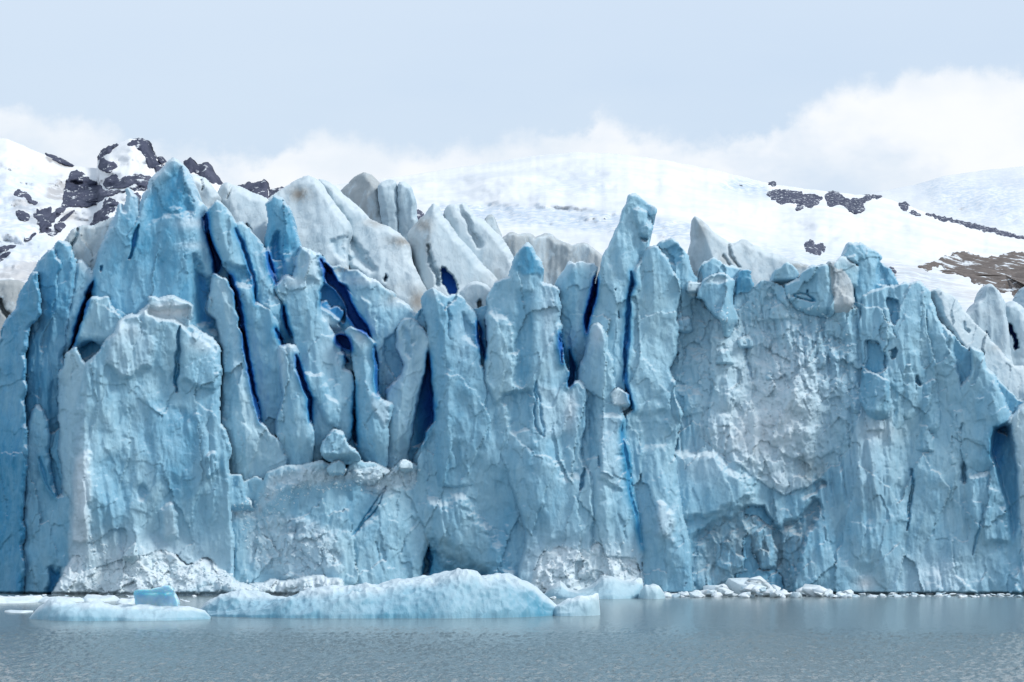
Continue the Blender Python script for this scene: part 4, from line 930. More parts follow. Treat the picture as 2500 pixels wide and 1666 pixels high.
# ---- centre
ice([(985, 1470), (1000, 1300), (1010, 1200), (1030, 1120), (1045, 1056), (1062, 1036), (1090, 1000), (1150, 960), (1300, 960), (1440, 1000), (1440, 1470)], -.35, 'ice_wall', r=18, e=.6, lean=.08, blue=.5, thick=7, big=1.3, cup=.5, flute=.5,
    feats=[([(975, 1300), (1000, 1270), (1040, 1290), (1060, 1340), (1100, 1370), (1190, 1400), (1200, 1470), (985, 1470)], 1.6, 26, {'blue': .4, 'smooth': .4}), ([(1030, 1330), (1050, 1330), (1055, 1400), (1032, 1410)], 1.4, 8, {'blue': .5}),
           ([(1040, 1230), (1130, 1210), (1230, 1330), (1260, 1420), (1150, 1390), (1060, 1320)], -1.0, 30)], cracks=[([(1040, 1360), (1034, 1410)], 3, .6)], label='broad smooth blue wall with a shallow cave at the waterline')
ice([(1190, 733), (1197, 710), (1207, 691), (1222, 684), (1245, 677), (1254, 642), (1264, 620), (1275, 602), (1285, 594), (1299, 607), (1312, 630), (1321, 655), (1324, 687), (1340, 697), (1356, 706), (1363, 735), (1365, 846), (1372, 884), (1384, 908), (1381, 932), (1388, 957), (1403, 936), (1419, 932), (1426, 952), (1428, 993), (1422, 1035), (1414, 1073), (1415, 1127), (1424, 1140), (1445, 1169), (1444, 1194), (1440, 1296), (1436, 1470), (1260, 1470), (1290, 1300), (1240, 1150), (1190, 1040), (1182, 950), (1184, 914), (1190, 850), (1193, 796)],
    -2.3, 'ice_pillar', r=14, e=1.9, lean=.085, blue=.42, thick=8, big=1.0, cup=.4, crest=[(1285, 600), (1300, 750), (1305, 900), (1320, 1100), (1310, 1300)], sl=.32, sr=.1, step=2.5,
    feats=[([(1250, 655), (1264, 615), (1285, 592), (1310, 625), (1324, 660), (1322, 680), (1270, 668)], .35, 6, {'blue': .5, 'smooth': .6}), ([(1186, 760), (1240, 770), (1262, 850), (1255, 950), (1215, 1000), (1180, 930)], -.5, 8, {'blue': -.15}), ([(1260, 700), (1300, 720), (1300, 900), (1270, 960), (1256, 850)], .4, 14, {'blue': .3}),
           ([(1310, 930), (1390, 960), (1400, 1060), (1320, 1070)], -.2, 14, {'white': .15}), ([(1225, 960), (1300, 950), (1300, 1050), (1250, 1060)], .7, 12, {'blue': .25}), ([(1310, 1110), (1430, 1180), (1430, 1310), (1330, 1330)], -.3, 22, {'smooth': .5})],
    cracks=[([(1308, 930), (1306, 1000), (1312, 1050), (1330, 1070)], 4, .3), ([(1428, 1140), (1424, 1175), (1416, 1200)], 4, .7)], spots=[(1380, 1380, 110, 60, 'white', .5), (1395, 1000, 14, 50, 'white', .5), (1340, 780, 24, 120, 'white', .25)], label='broad central pillar topped by a teal pointed cap')
ice([(1357, 712), (1359, 693), (1372, 668), (1391, 645), (1417, 641), (1442, 648), (1453, 652), (1450, 674), (1450, 700), (1440, 728), (1431, 760), (1427, 792), (1429, 824), (1426, 880), (1416, 900), (1404, 890), (1396, 915), (1384, 870), (1376, 900), (1366, 880), (1363, 815), (1362, 738)], .4, r=12, e=1.8, blue=.5, thick=5, crest=[(1398, 648), (1408, 719), (1405, 800), (1408, 890)], sl=.5, sr=.15, ntop=.35, label='slab with a dark-rimmed flat top left of the tall spire')
ice([(1431, 860), (1436, 799), (1446, 764), (1455, 732), (1463, 693), (1465, 665), (1471, 642), (1481, 614), (1493, 591), (1506, 559), (1519, 528), (1528, 505), (1538, 483), (1546, 474), (1560, 480), (1573, 492), (1579, 503), (1583, 520), (1588, 540), (1591, 556), (1588, 572), (1581, 583), (1585, 603), (1590, 660), (1552, 662), (1544, 690), (1535, 735), (1530, 783), (1533, 799), (1527, 846), (1522, 900), (1522, 930), (1534, 978), (1541, 1010), (1500, 1080), (1430, 1080)], -.9, 'ice_spire', r=15, e=2.0, lean=.085, blue=.42, thick=8, cup=.22, big=.7, flute=.3, jit=3, crest=[(1556, 480), (1552, 560), (1530, 660), (1510, 800), (1500, 1000)], sl=.16, sr=.25,
    feats=[([(1546, 500), (1585, 520), (1592, 560), (1584, 580), (1560, 572), (1552, 540)], -.7, 8), ([(1558, 575), (1584, 580), (1582, 592), (1562, 592)], .6, 4, {'blue': .3})], cracks=[([(1500, 700), (1500, 712)], 3, .4), ([(1510, 757), (1516, 780)], 3, .5)], plane=.5, rk=.7, label='tallest sharp ice spire with a knob on its right side')
ice([(1577, 502), (1588, 505), (1600, 512), (1597, 528), (1589, 536), (1580, 532)], -.6, 'ice_block', r=6, e=.6, blue=.4, on='ice_spire')
ice([(1418, 900), (1430, 886), (1437, 853), (1445, 837), (1446, 815), (1455, 795), (1465, 812), (1472, 824), (1475, 846), (1485, 878), (1488, 898), (1492, 962), (1508, 987), (1519, 1029), (1523, 1099), (1535, 1137), (1533, 1201), (1550, 1245), (1557, 1290), (1565, 1338), (1560, 1470), (1420, 1470), (1436, 1300), (1442, 1180), (1416, 1127), (1415, 1073), (1424, 1010), (1428, 955), (1420, 930)], -2.0, 'ice_pillar', r=12, e=1.5, lean=.08, blue=.4, thick=6, crest=[(1458, 800), (1470, 900), (1472, 1050), (1478, 1200)], sl=.45, sr=.08, cup=.35,
    feats=[([(1460, 1010), (1515, 1010), (1520, 1200), (1460, 1170)], -.5, 10, {'white': .12}), ([(1418, 960), (1455, 960), (1455, 1120), (1418, 1120)], .4, 10, {'blue': .25})], cracks=[([(1456, 1110), (1464, 1145)], 3, .5), ([(1462, 1150), (1500, 1165)], 3, -.3)], spots=[(1458, 815, 14, 30, 'white', .5), (1490, 1380, 90, 60, 'white', .5)], label='slim pillar at the foot of the tallest spire', grow=9)
ice([(1552, 664), (1579, 622), (1592, 604), (1600, 600), (1612, 620), (1628, 640), (1644, 675), (1655, 719), (1645, 783), (1650, 840), (1634, 900), (1641, 923), (1645, 978), (1660, 1009), (1657, 1041), (1640, 1080), (1650, 1200), (1680, 1330), (1690, 1470), (1574, 1470), (1572, 1338), (1566, 1290), (1560, 1245), (1544, 1201), (1546, 1137), (1533, 1099), (1528, 1029), (1530, 1012), (1549, 1000), (1543, 978), (1530, 930), (1532, 850), (1540, 800), (1537, 783), (1541, 735), (1551, 700)], -1.6, 'ice_pillar', r=12, e=1.5, lean=.085, blue=.35, thick=7, big=.9, cup=.42, crest=[(1590, 620), (1600, 800), (1600, 1000), (1610, 1300)], sl=.12, sr=.15,
    feats=[([(1640, 925), (1658, 930), (1682, 1000), (1660, 1040), (1645, 980)], -.8, 6), ([(1560, 1010), (1630, 1000), (1640, 1090), (1570, 1100)], .3, 12), ([(1600, 1230), (1650, 1250), (1640, 1330), (1600, 1300)], -.8, 14, {'white': .3})], label='fluted buttress right of the long vertical crack')
ice([(1495, 965), (1512, 955), (1530, 965), (1535, 985), (1515, 1000), (1500, 985)], -2.4, 'ice_block', r=6, e=.8, blue=.15, white=.4, thick=2.5, step=2)
# ---- right of centre
ice([(1598, 612), (1603, 602), (1617, 593), (1638, 586), (1654, 599), (1667, 617), (1678, 631), (1686, 655), (1700, 680), (1686, 700), (1692, 720), (1706, 740), (1700, 860), (1640, 860), (1640, 760), (1620, 680)], .6, r=12, e=1.8, blue=.35, thick=5, crest=[(1638, 588), (1648, 660), (1660, 800)], sl=.1, sr=.45, feats=[([(1625, 600), (1655, 600), (1670, 640), (1640, 650)], .5, 8, {'blue': .3})])
top([(1684, 622), (1692, 585), (1694, 553), (1696, 527), (1710, 540), (1742, 572), (1784, 598), (1800, 594), (1815, 587), (1835, 598), (1876, 620), (1928, 636), (1974, 652), (1980, 720), (1880, 715), (1780, 700), (1735, 690), (1718, 700), (1720, 668), (1700, 668), (1690, 648)], 206.5, lean=.5, blue=.3, r=14, e=1.5, crest=[(1697, 528), (1722, 580), (1745, 640), (1760, 700)], sl=1.2, sr=.08, dirt=.12, spots=[(1710, 560, 16, 30, 'dirt', .3), (1770, 640, 22, 16, 'dirt', .4), (1950, 650, 30, 8, 'dirt', .5)],
    cracks=[([(1778, 596), (1785, 625), (1805, 655)], 5, .7), ([(1765, 625), (1785, 650)], 4, .5)], label='sharp-edged grey wedge of weathered ice')
ice([(1716, 655), (1720, 642), (1740, 632), (1758, 646), (1788, 652), (1813, 660), (1813, 688), (1802, 722), (1800, 740), (1716, 740)], 1.0, 'ice_block', r=10, e=1.4, blue=.45, thick=4, crest=[(1742, 634), (1790, 700)], sl=.1, sr=.5)
ice([(1801, 725), (1803, 690), (1812, 662), (1831, 664), (1831, 687), (1839, 700), (1836, 728), (1830, 760), (1800, 750)], .8, 'ice_block', r=8, e=1.2, blue=.9, thick=4, crest=[(1812, 664), (1812, 740)], sl=.1, sr=.3)
ice([(1707, 725), (1709, 706), (1718, 687), (1742, 674), (1766, 673), (1791, 684), (1786, 706), (1786, 741), (1794, 784), (1786, 802), (1775, 824), (1761, 775), (1742, 766), (1734, 752), (1721, 734)], -1.4, 'ice_block', r=9, e=1.3, blue=.6, thick=4, crest=[(1768, 676), (1772, 740), (1775, 820)], sl=.05, sr=.8, lean=.02, jit=3, feats=[([(1716, 684), (1742, 670), (1768, 670), (1792, 682), (1770, 690), (1730, 692)], .3, 8, {'white': .3, 'blue': -.3})], label='flat-lidded teal block perched on the right slope')
ice([(1680, 712), (1683, 695), (1700, 690), (1713, 697), (1712, 712), (1696, 720)], -.6, 'ice_block', r=6, e=.8, blue=.1, white=.4, thick=2, step=2)
ice([(1640, 1100), (1646, 1000), (1640, 900), (1645, 800), (1648, 740), (1665, 720), (1700, 735), (1730, 752), (1745, 770), (1765, 780), (1776, 826), (1790, 800), (1796, 760), (1800, 725), (1836, 720), (1860, 690), (1886, 690), (1925, 722), (1945, 740), (2000, 780), (2040, 760), (2070, 740), (2095, 760), (2112, 800), (2112, 890), (2124, 960), (2120, 1010), (2090, 1040), (2082, 1060), (2071, 1092), (2050, 1110), (2040, 1130), (2020, 1135), (2004, 1160), (1969, 1184), (1940, 1192), (1912, 1206), (1883, 1188), (1841, 1160), (1800, 1127), (1760, 1105), (1735, 1086), (1700, 1060)],
    -.35, 'ice_slope', r=12, e=.25, amp=1.15, lean=.115, foot=0, flute=.6, crest=[(1930, 700), (1920, 1206)], sl=.05, sr=.07, blue=.34, white=.0, rub=.15, chip=.4, flake=1.0,
    feats=[([(1690, 1040), (1760, 960), (1830, 900), (1850, 800), (1960, 800), (2090, 870), (2110, 940), (2070, 1090), (1969, 1184), (1912, 1206), (1840, 1160), (1740, 1090)], -.3, 26, {'rub': .2}),
           ([(1860, 830), (1950, 800), (2060, 800), (2080, 900), (1990, 960), (1880, 960)], -.2, 26, {'rub': .2, 'chip': .4})],
    cracks=[([(1643, 780), (1643, 830), (1650, 870)], 5, 1.0), ([(1811, 810), (1816, 860), (1835, 930)], 3, .3)],
    spots=[(1990, 1160, 36, 40, 'dirt', .4), (1960, 1130, 40, 40, 'dirt', .2), (1840, 1070, 130, 90, 'white', .6), (1930, 960, 120, 120, 'white', .42), (1800, 860, 140, 110, 'white', .2), (1910, 1180, 50, 36, 'white', .35)], label='white rubble-strewn slope of crushed ice on the right')
for i, (x, y, s, b) in enumerate([(1820, 838, 17, .5), (2000, 875, 18, .55), (2005, 845, 18, .3), (1888, 920, 22, .3), (1670, 800, 24, .5), (1905, 770, 26, .25), (1770, 880, 22, .3)]):
    q = random.Random(i + 40); pol = [(x + s * q.uniform(.75, 1.15) * math.cos(a), y + s * q.uniform(.75, 1.1) * math.sin(a)) for a in [k * math.pi / 2.5 + q.uniform(0, .5) for k in range(5)]]
    ice(pol, -.75 + (1200 - y) * .0014, 'ice_block', r=s * .8, e=.9, blue=b, white=.1, chip=.5, on='ice_slope', lean=.1, big=.2, cup=.25, cell=1.0, step=2.2, jit=3)
ice([(1888, 688), (1900, 663), (1916, 646), (1935, 650), (1947, 666), (1938, 688), (1910, 694)], .2, 'ice_block', r=8, e=1.2, blue=.4, thick=3, jit=3)
ice([(1918, 702), (1948, 684), (1980, 654), (2018, 649), (2019, 668), (2026, 714), (2032, 762), (2020, 792), (1996, 790), (1970, 766), (1943, 747), (1922, 724)], -1.0, 'ice_block', r=12, e=1.4, blue=.5, thick=4, cup=.5, cell=1.6, lean=.1, crest=[(2015, 655), (2020, 780)], sl=.15, sr=.4, cracks=[([(1930, 722), (1965, 715), (1990, 740)], 3, .4), ([(1974, 705), (1972, 720)], 3, .5)])
ice([(2014, 664), (2027, 637), (2040, 641), (2056, 668), (2083, 700), (2078, 730), (2067, 764), (2056, 784), (2034, 780), (2024, 720)], -.8, 'ice_slab', r=12, e=1.5, blue=.0, dirt=.28, mat=TOPICE, thick=4, cup=.4, cell=1.6, lean=.2, label='tan dirt-stained slab on the right crest')
ice([(2040, 648), (2057, 631), (2073, 643), (2087, 655), (2092, 680), (2092, 720), (2070, 700), (2056, 672)], -.2, 'ice_block', r=9, e=1.2, blue=.35, thick=3, ntop=.4)
ice([(2062, 630), (2066, 612), (2070, 595), (2092, 596), (2118, 604), (2136, 616), (2153, 629), (2142, 644), (2137, 662), (2138, 690), (2160, 720), (2165, 800), (2100, 800), (2092, 700), (2090, 674), (2096, 645), (2078, 640)], .3, 'ice_pillar', r=10, e=1.5, blue=.5, thick=5, lean=.05, crest=[(2100, 597), (2128, 650), (2120, 700)], sl=.2, sr=.7, cup=.25, jit=3, feats=[([(2064, 632), (2082, 614), (2103, 628), (2094, 646)], -.7, 4)], label='mushroom-shaped knob of ice on the right skyline')
ice([(2132, 664), (2140, 644), (2150, 643), (2166, 656), (2184, 679), (2191, 696), (2230, 740), (2230, 800), (2160, 760)], 1.6, r=10, e=1.5, blue=.7, thick=4, cup=.5)
# right wall
ice([(2080, 1060), (2100, 1010), (2110, 900), (2100, 780), (2110, 720), (2150, 705), (2190, 700), (2206, 692), (2224, 699), (2235, 687), (2248, 692), (2266, 714), (2278, 760), (2304, 830), (2330, 890), (2344, 950), (2376, 1010), (2418, 1050), (2470, 1070), (2560, 1070), (2560, 1470), (1580, 1470), (1600, 1330), (1640, 1240), (1640, 1080), (1690, 1030), (1800, 1100), (1912, 1180), (2000, 1130)],
    -.6, 'ice_wall', r=14, e=1.8, lean=.1, blue=.42, amp=1.1, flute=.5, cell=2.3, step=2.6,
    feats=[([(2160, 727), (2178, 728), (2194, 748), (2194, 773), (2188, 795), (2178, 790), (2172, 758)], 4.5, 4, {'blue': 1.3}), ([(2110, 832), (2128, 826), (2153, 845), (2168, 876), (2160, 902), (2138, 918), (2114, 890)], 4.5, 6, {'blue': .9}), ([(2229, 915), (2240, 918), (2252, 940), (2238, 942)], 2.2, 5, {'blue': .9}),
           ([(2174, 850), (2184, 846), (2182, 880), (2174, 884)], 1.6, 4, {'blue': .8}),
           ([(1690, 1310), (1750, 1264), (1790, 1260), (1820, 1232), (1868, 1240), (1900, 1285), (1950, 1262), (1990, 1212), (2012, 1232), (1965, 1330), (1930, 1480), (1670, 1480)], .75, 8, {'dirt': .16, 'chip': .5, 'blue': .12}),  # grey dirt, also painted in as shade to darken the undercut
           ([(1815, 1240), (1835, 1230), (1870, 1242), (1894, 1272), (1880, 1288), (1850, 1266), (1820, 1262)], 1.0, 7, {'blue': .35}),
           ([(1815, 1312), (1832, 1300), (1840, 1340), (1856, 1395), (1816, 1392)], .9, 6, {'blue': .35}), ([(1790, 1405), (1830, 1390), (1900, 1394), (1915, 1440), (1900, 1470), (1790, 1440)], 1.1, 10, {'blue': .3}),
           ([(1835, 1292), (1880, 1280), (1892, 1330), (1905, 1390), (1858, 1396)], -.8, 5, {}),
           ([(1960, 1190), (2010, 1165), (2020, 1180), (1985, 1215), (1960, 1222)], .6, 8, {'blue': .15, 'dirt': .2}), ([(1640, 1100), (1740, 1110), (1830, 1180), (1840, 1220), (1720, 1270), (1640, 1270)], -.9, 16, {'smooth': .4}),
           ([(1570, 1380), (1640, 1370), (1700, 1420), (1700, 1470), (1560, 1470)], -1.5, 26, {'white': .2, 'smooth': .4}),
           ([(2345, 1040), (2352, 1030), (2362, 1100), (2358, 1180), (2346, 1180)], 1.0, 6, {'blue': .3}), ([(2350, 1160), (2420, 1150), (2460, 1240), (2470, 1330), (2400, 1330), (2360, 1250)], -.7, 20), 
           ([(2235, 1390), (2330, 1370), (2366, 1440), (2366, 1470), (2200, 1470)], -.35, 30, {'white': .1})],
    cracks=[([(2229, 1145), (2229, 1210), (2220, 1270), (2214, 1300)], 3, .45), ([(2396, 1270), (2380, 1320), (2374, 1360)], 2.5, .3)],
    spots=[(2000, 1300, 200, 120, 'blue', .1), (2050, 1180, 60, 60, 'blue', .15), (2120, 1080, 60, 120, 'white', .2), (1730, 1120, 90, 60, 'white', .25), (1830, 1340, 130, 100, 'dirt', .2), (2080, 1270, 240, 140, 'dirt', .15), (2280, 1400, 120, 60, 'white', .2), (2115, 1425, 22, 18, 'white', .7), (2150, 1050, 50, 30, 'white', .3)], label='long right wall with a dark overhang above the brash ice')
for pol, o_, b_ in [([(2100, 960), (2108, 905), (2130, 915), (2160, 930), (2172, 980), (2165, 1040), (2130, 1030), (2110, 1000)], -2.0, .5), ([(2215, 760), (2235, 720), (2250, 715), (2265, 760), (2270, 830), (2280, 900), (2262, 960), (2235, 920), (2220, 850)], -1.1, .35),
                    ([(2270, 820), (2300, 800), (2325, 830), (2322, 900), (2330, 960), (2322, 1010), (2300, 1000), (2290, 900)], -1.0, .35), ([(2250, 940), (2280, 930), (2290, 1010), (2284, 1080), (2260, 1090), (2244, 1010)], -1.6, .5), ([(2200, 880), (2225, 900), (2235, 960), (2228, 1060), (2205, 1060), (2190, 960)], -1.3, .35),
                    ([(2128, 740), (2165, 760), (2172, 800), (2190, 830), (2178, 860), (2150, 845), (2125, 820)], -.9, .3), ([(2300, 1010), (2335, 1000), (2348, 1080), (2340, 1180), (2316, 1170), (2300, 1090)], -1.4, .4), ([(2226, 1040), (2262, 1040), (2276, 1080), (2270, 1118), (2232, 1120)], -1.6, .4)]:
    cxm = sum(p[0] for p in pol) / len(pol); y0_, y1_ = min(p[1] for p in pol), max(p[1] for p in pol)
    ice(pol, o_ + .35, r=10, e=1.0, blue=b_, chip=.35, lean=.12, foot=1.6, crest=[(cxm + 6, y0_), (cxm + 2, y1_)], sl=.55, sr=.15)
ice([(2256, 745), (2268, 714), (2296, 707), (2320, 725), (2344, 749), (2358, 765), (2384, 800), (2422, 838), (2470, 888), (2520, 910), (2520, 1050), (2470, 1030), (2455, 985), (2424, 925), (2395, 870), (2378, 850), (2366, 850), (2345, 880), (2330, 835), (2306, 796), (2270, 776)], .2, 'ice_slab', mat=TOPICE, r=16, e=1.6, lean=.3, blue=.35, thick=6, crest=[(2285, 712), (2310, 770), (2345, 830), (2420, 920), (2470, 1000)], sl=1.1, sr=.1, cup=.25,
    feats=[([(2348, 780), (2356, 780), (2366, 815), (2358, 818)], .5, 5, {'blue': .6})], spots=[(2430, 850, 50, 10, 'dirt', .4)], label='long white-topped slab descending to the right edge')
ice([(2340, 1060), (2348, 950), (2378, 905), (2372, 850), (2392, 868), (2424, 925), (2452, 987), (2468, 1022), (2452, 1036), (2420, 1044), (2418, 1110), (2432, 1160), (2440, 1230), (2380, 1200), (2350, 1120)], -1.5, 'ice_slab', r=14, e=1.6, blue=.45, thick=5, crest=[(2385, 870), (2420, 950), (2440, 1040), (2400, 1150)], sl=.2, sr=.4)
ice([(2462, 1030), (2470, 1020), (2530, 960), (2600, 980), (2600, 1470), (2500, 1470), (2496, 1328), (2490, 1233), (2487, 1153), (2466, 1075)], -1.6, 'ice_wall', r=16, e=1.8, blue=.1, white=.3, thick=6)
for pol, o_, b_ in [([(2100, 790), (2112, 735), (2130, 715), (2150, 735), (2158, 790), (2150, 850), (2120, 840)], -.2, .4), ([(2190, 720), (2206, 696), (2226, 704), (2232, 760), (2222, 820), (2200, 810)], -.1, .35),
                    ([(2176, 930), (2196, 900), (2206, 960), (2200, 1060), (2180, 1090), (2166, 1010)], -.7, .45), ([(2326, 900), (2344, 950), (2362, 1010), (2360, 1110), (2340, 1140), (2322, 1060)], -.7, .5),
                    ([(2120, 1060), (2160, 1050), (2176, 1140), (2168, 1290), (2130, 1300), (2112, 1180)], -.5, .45), ([(2270, 1120), (2310, 1130), (2322, 1240), (2310, 1380), (2270, 1380), (2256, 1240)], -.5, .35), ([(2380, 1170), (2430, 1180), (2450, 1260), (2470, 1360), (2420, 1440), (2376, 1400), (2370, 1260)], -.6, .3), ([(2020, 1200), (2070, 1140), (2090, 1260), (2080, 1420), (2030, 1430), (2010, 1300)], -.35, .5)]:
    cxm = sum(p[0] for p in pol) / len(pol); y0_, y1_ = min(p[1] for p in pol), max(p[1] for p in pol)
    ice(pol, o_, r=10, e=.8, blue=b_, chip=.25, lean=.11, foot=1.2, crest=[(cxm + 8, y0_), (cxm, y1_)], sl=.4, sr=.12)
# ---- crushed ice at the foot
ice([(120, 1475), (140, 1430), (166, 1389), (190, 1350), (209, 1309), (231, 1297), (260, 1317), (303, 1327), (328, 1331), (354, 1349), (393, 1327), (426, 1353), (451, 1381), (480, 1375), (505, 1367), (531, 1389), (578, 1425), (620, 1430), (700, 1420), (790, 1410), (830, 1420), (840, 1475)], -5.0, 'rubble_pile', chip=.9, r=34, e=2.0, lean=.45, blue=.1, white=.6, rub=.35, thick=5, big=.9, cup=.5, cell=1.5,
    feats=[([(430, 1440), (500, 1400), (560, 1410), (600, 1440), (560, 1475), (430, 1475)], -.8, 18, {'white': -.3, 'blue': .2})], label='crushed white ice heap at the lower left waterline')
ice([(303, 1365), (318, 1345), (331, 1329), (332, 1360), (322, 1370)], -5.0, 'ice_block', r=6, e=.7, blue=.15, white=.3, thick=2, step=2, crest=[(326, 1330), (326, 1368)], sl=.2, sr=.9)
ice([(1290, 1475), (1310, 1400), (1318, 1362), (1328, 1336), (1342, 1340), (1352, 1316), (1362, 1300), (1368, 1322), (1380, 1318), (1386, 1336), (1400, 1322), (1412, 1345), (1424, 1318), (1436, 1352), (1450, 1336), (1464, 1318), (1474, 1326), (1484, 1305), (1498, 1318), (1510, 1300), (1520, 1306), (1532, 1290), (1542, 1314), (1560, 1330), (1569, 1360), (1562, 1420), (1560, 1475)], -3.1, 'rubble_pile', chip=.8, r=24, e=1.4, lean=.3, blue=.1, white=.6, rub=.3, label='crushed white ice heap at the foot of the central wall')
ice([(790, 1092), (800, 1066), (812, 1052), (836, 1056), (842, 1080), (870, 1106), (876, 1122), (850, 1128), (806, 1126), (790, 1110)], -2.4, 'ice_block', r=12, e=1.5, blue=.45, thick=3, chip=.4, label='pair of rounded blue boulders of ice on the ledge')
ice([(800, 1148), (822, 1130), (836, 1134), (834, 1162), (815, 1166)], -1.6, 'ice_block', r=7, e=.9, blue=.35, thick=2, step=2)
ice([(976, 1140), (986, 1126), (998, 1128), (1002, 1146), (986, 1152)], -2.6, 'ice_block', r=6, e=.8, blue=.1, white=.4, thick=2, step=2)
build_wall()
crush('crushed_ice', glacier, [(560, 1240), (640, 1200), (700, 1145), (900, 1145), (1030, 1140), (1010, 1200), (900, 1200), (760, 1200), (660, 1280), (700, 1330), (800, 1300), (830, 1380), (620, 1380)], 1000, .05, .24, ICE, .45, .15, 11)
crush('crushed_ice', LAST['done']['ice_slope'], [(1860, 810), (1960, 790), (2070, 800), (2090, 880), (2090, 980), (2000, 1060), (1880, 1080), (1800, 1050), (1820, 950)], 900, .04, .18, ICE, .45, .15, 21)
crush('crushed_ice', LAST['done']['ice_slope'], [(1700, 760), (1800, 730), (1900, 700), (2040, 770), (2000, 820), (1860, 810), (1700, 960)], 160, .08, .4, ICE, .25, .25, 22)
crush('crushed_ice', LAST['done']['rubble_pile'], [(150, 1450), (220, 1310), (330, 1340), (440, 1380), (520, 1380), (640, 1430), (820, 1420), (820, 1460), (150, 1460)], 1100, .05, .3, ICE, .5, .12, 31)
crush('crushed_ice', LAST['done']['rubble_pile'], [(1310, 1440), (1335, 1330), (1480, 1315), (1555, 1330), (1555, 1430)], 300, .05, .25, ICE, .5, .12, 41)

# ------------------------------------------------------------------ ice afloat
def floe(name, crest, front_row, back_dist, label, cat, group=None, mat=BERG, steep=0.35, scal=0.16, blue=0.35, white=0.0, nx=260, ny=70, parent=None, wl=None):
    """floating ice: crest profile in photo pixels, waterline of its near side (row), depth back (m)"""
    c = np.asarray(crest, float)
    D0 = D_water(front_row) if not wl else wl
    gx = np.linspace(c[0, 0], c[-1, 0], nx); tt = np.linspace(0, 1, ny)
    X, T = np.meshgrid(gx, tt)
    xr = (X - c[0, 0]) / (c[-1, 0] - c[0, 0])
    # plan shape: near edge bows out, far edge bows back
    lens = np.clip(1 - np.abs(2 * xr - 1) ** 3.2, 0, 1)
    sd = len(name) * 7 + int(front_row)
    w1 = 0.9 * fbm(X / 130 + sd, X * 0, X * 0, 3)
    Dn = D0 + (1 - lens) * back_dist * 0.45 + w1
    Df = D0 + back_dist * (0.55 + 0.45 * lens)
    Dg = Dn + (Df - Dn) * T
    tc = steep                                                   # where the crest stands between near and far edge
    Dc = Dn + (Df - Dn) * tc
    zc = at(X, np.interp(X, c[:, 0], c[:, 1]), Dc)[..., 2]
    prof = np.where(T < tc, np.sin(np.clip(T / tc, 0, 1) * math.pi / 2) ** 0.75, np.cos(np.clip((T - tc) / (1 - tc), 0, 1) * math.pi / 2) ** 1.1)
    z = np.maximum(zc, 0.02) * prof
    mpp = D0 / F
    xm = (X - 1250) * mpp
    front = sstep(tc * 1.02, tc * 0.8, T)
    n = 0.55 * fbm(xm / 2.6 + sd, Dg / 2.2, X * 0, 4) + .22 * tri(xm / 1.6, Dg / 1.3, sd) + scal * (0.12 + .88 * front) * (cups(xm / 0.45, (Dg + z) / 0.6, sd, 1, .5, .3) - .3) + 0.05 * fbm(xm / .4, Dg / .4, z / .4, 3)
    z = z + n * np.clip(zc / 1.2, 0.1, 1) * np.clip(np.minimum(T / 0.08, (1 - T) / 0.08), 0, 1)
    z = np.where((T == 0) | (T == 1), -0.6, np.where(prof <= 0, -0.6, z))
    u = (X - 1250) / F
    # lateral push so that scallops also move the steep near face
    Dg = Dg - 0.7 * scal * cups(xm / 0.5, z / 0.55, sd + 2, 1, .5, .3) * (T < tc)
    P = np.stack([u * Dc * 1.0, Dg, z], -1)
    I = np.arange(nx * ny).reshape(ny, nx)
    q = np.stack([I[:-1, :-1], I[:-1, 1:], I[1:, 1:], I[1:, :-1]], -1).reshape(-1, 4)
    # close the ends under water
    B = P.copy().reshape(-1, 3); B = B[np.concatenate([I[0], I[-1][::-1]])]; B[:, 2] = -1.0
    up = np.clip((z / np.maximum(zc, .3)), 0, 1).ravel() ** 2
    Wt = white + 0.5 * sstep(.45, .95, up + .35 * fbm(X.ravel() / 60, Dg.ravel() / 2, X.ravel() * 0, 4))
    Bt = blue - 0.25 * up
    o = mesh_obj(name, P.reshape(-1, 3), q, [], mat, {'white': np.clip(Wt, 0, 1), 'blue': np.clip(Bt, 0, 1), 'dirt': np.zeros(len(Wt))}, True, parent)
    if parent is None: tag(o, label, cat, group)
    elif label: o['label'] = label
    return o
big = [(484, 1497), (505, 1474), (542, 1452), (592, 1448), (614, 1454), (700, 1452), (722, 1447), (808, 1434), (917, 1427), (971, 1419), (1054, 1410), (1097, 1398), (1133, 1393), (1166, 1394),
       (1175, 1401), (1205, 1402), (1242, 1403), (1278, 1421), (1314, 1443), (1350, 1474), (1362, 1483), (1372, 1500)]
floe('iceberg', big, 1508, 11.0, 'largest low rounded iceberg with scalloped blue face, floating in front of the glacier', 'iceberg', steep=0.3, nx=520, ny=120, scal=.24, blue=.75)
floe('ice_floe', [(1340, 1500), (1356, 1478), (1386, 1462), (1422, 1459), (1451, 1454), (1460, 1457), (1464, 1499)], 1502, 3.5, 'small pale ice block at the right tip of the largest iceberg', 'ice floe', steep=0.25, nx=90, ny=50, blue=.45, white=.05, scal=.2)
floe('ice_floe', [(80, 1509), (101, 1484), (134, 1469), (181, 1470), (231, 1476), (267, 1480), (325, 1480), (430, 1485), (466, 1487), (505, 1487), (520, 1506)], 1514, 6.0,
     'long flat ice floe floating at lower left under the blue cube', 'ice floe', steep=0.3, nx=260, ny=60, blue=.6, white=.0, scal=.12)
floe('iceberg', [(1322, 1455), (1345, 1434), (1368, 1425), (1386, 1439), (1410, 1442), (1447, 1427), (1470, 1406), (1493, 1404), (1517, 1413), (1540, 1418), (1566, 1420), (1572, 1452)], 1461, 9.0,
     'smooth blue humped iceberg close to the glacier foot at centre', 'iceberg', steep=0.45, nx=150, ny=50, blue=.5, scal=.1)
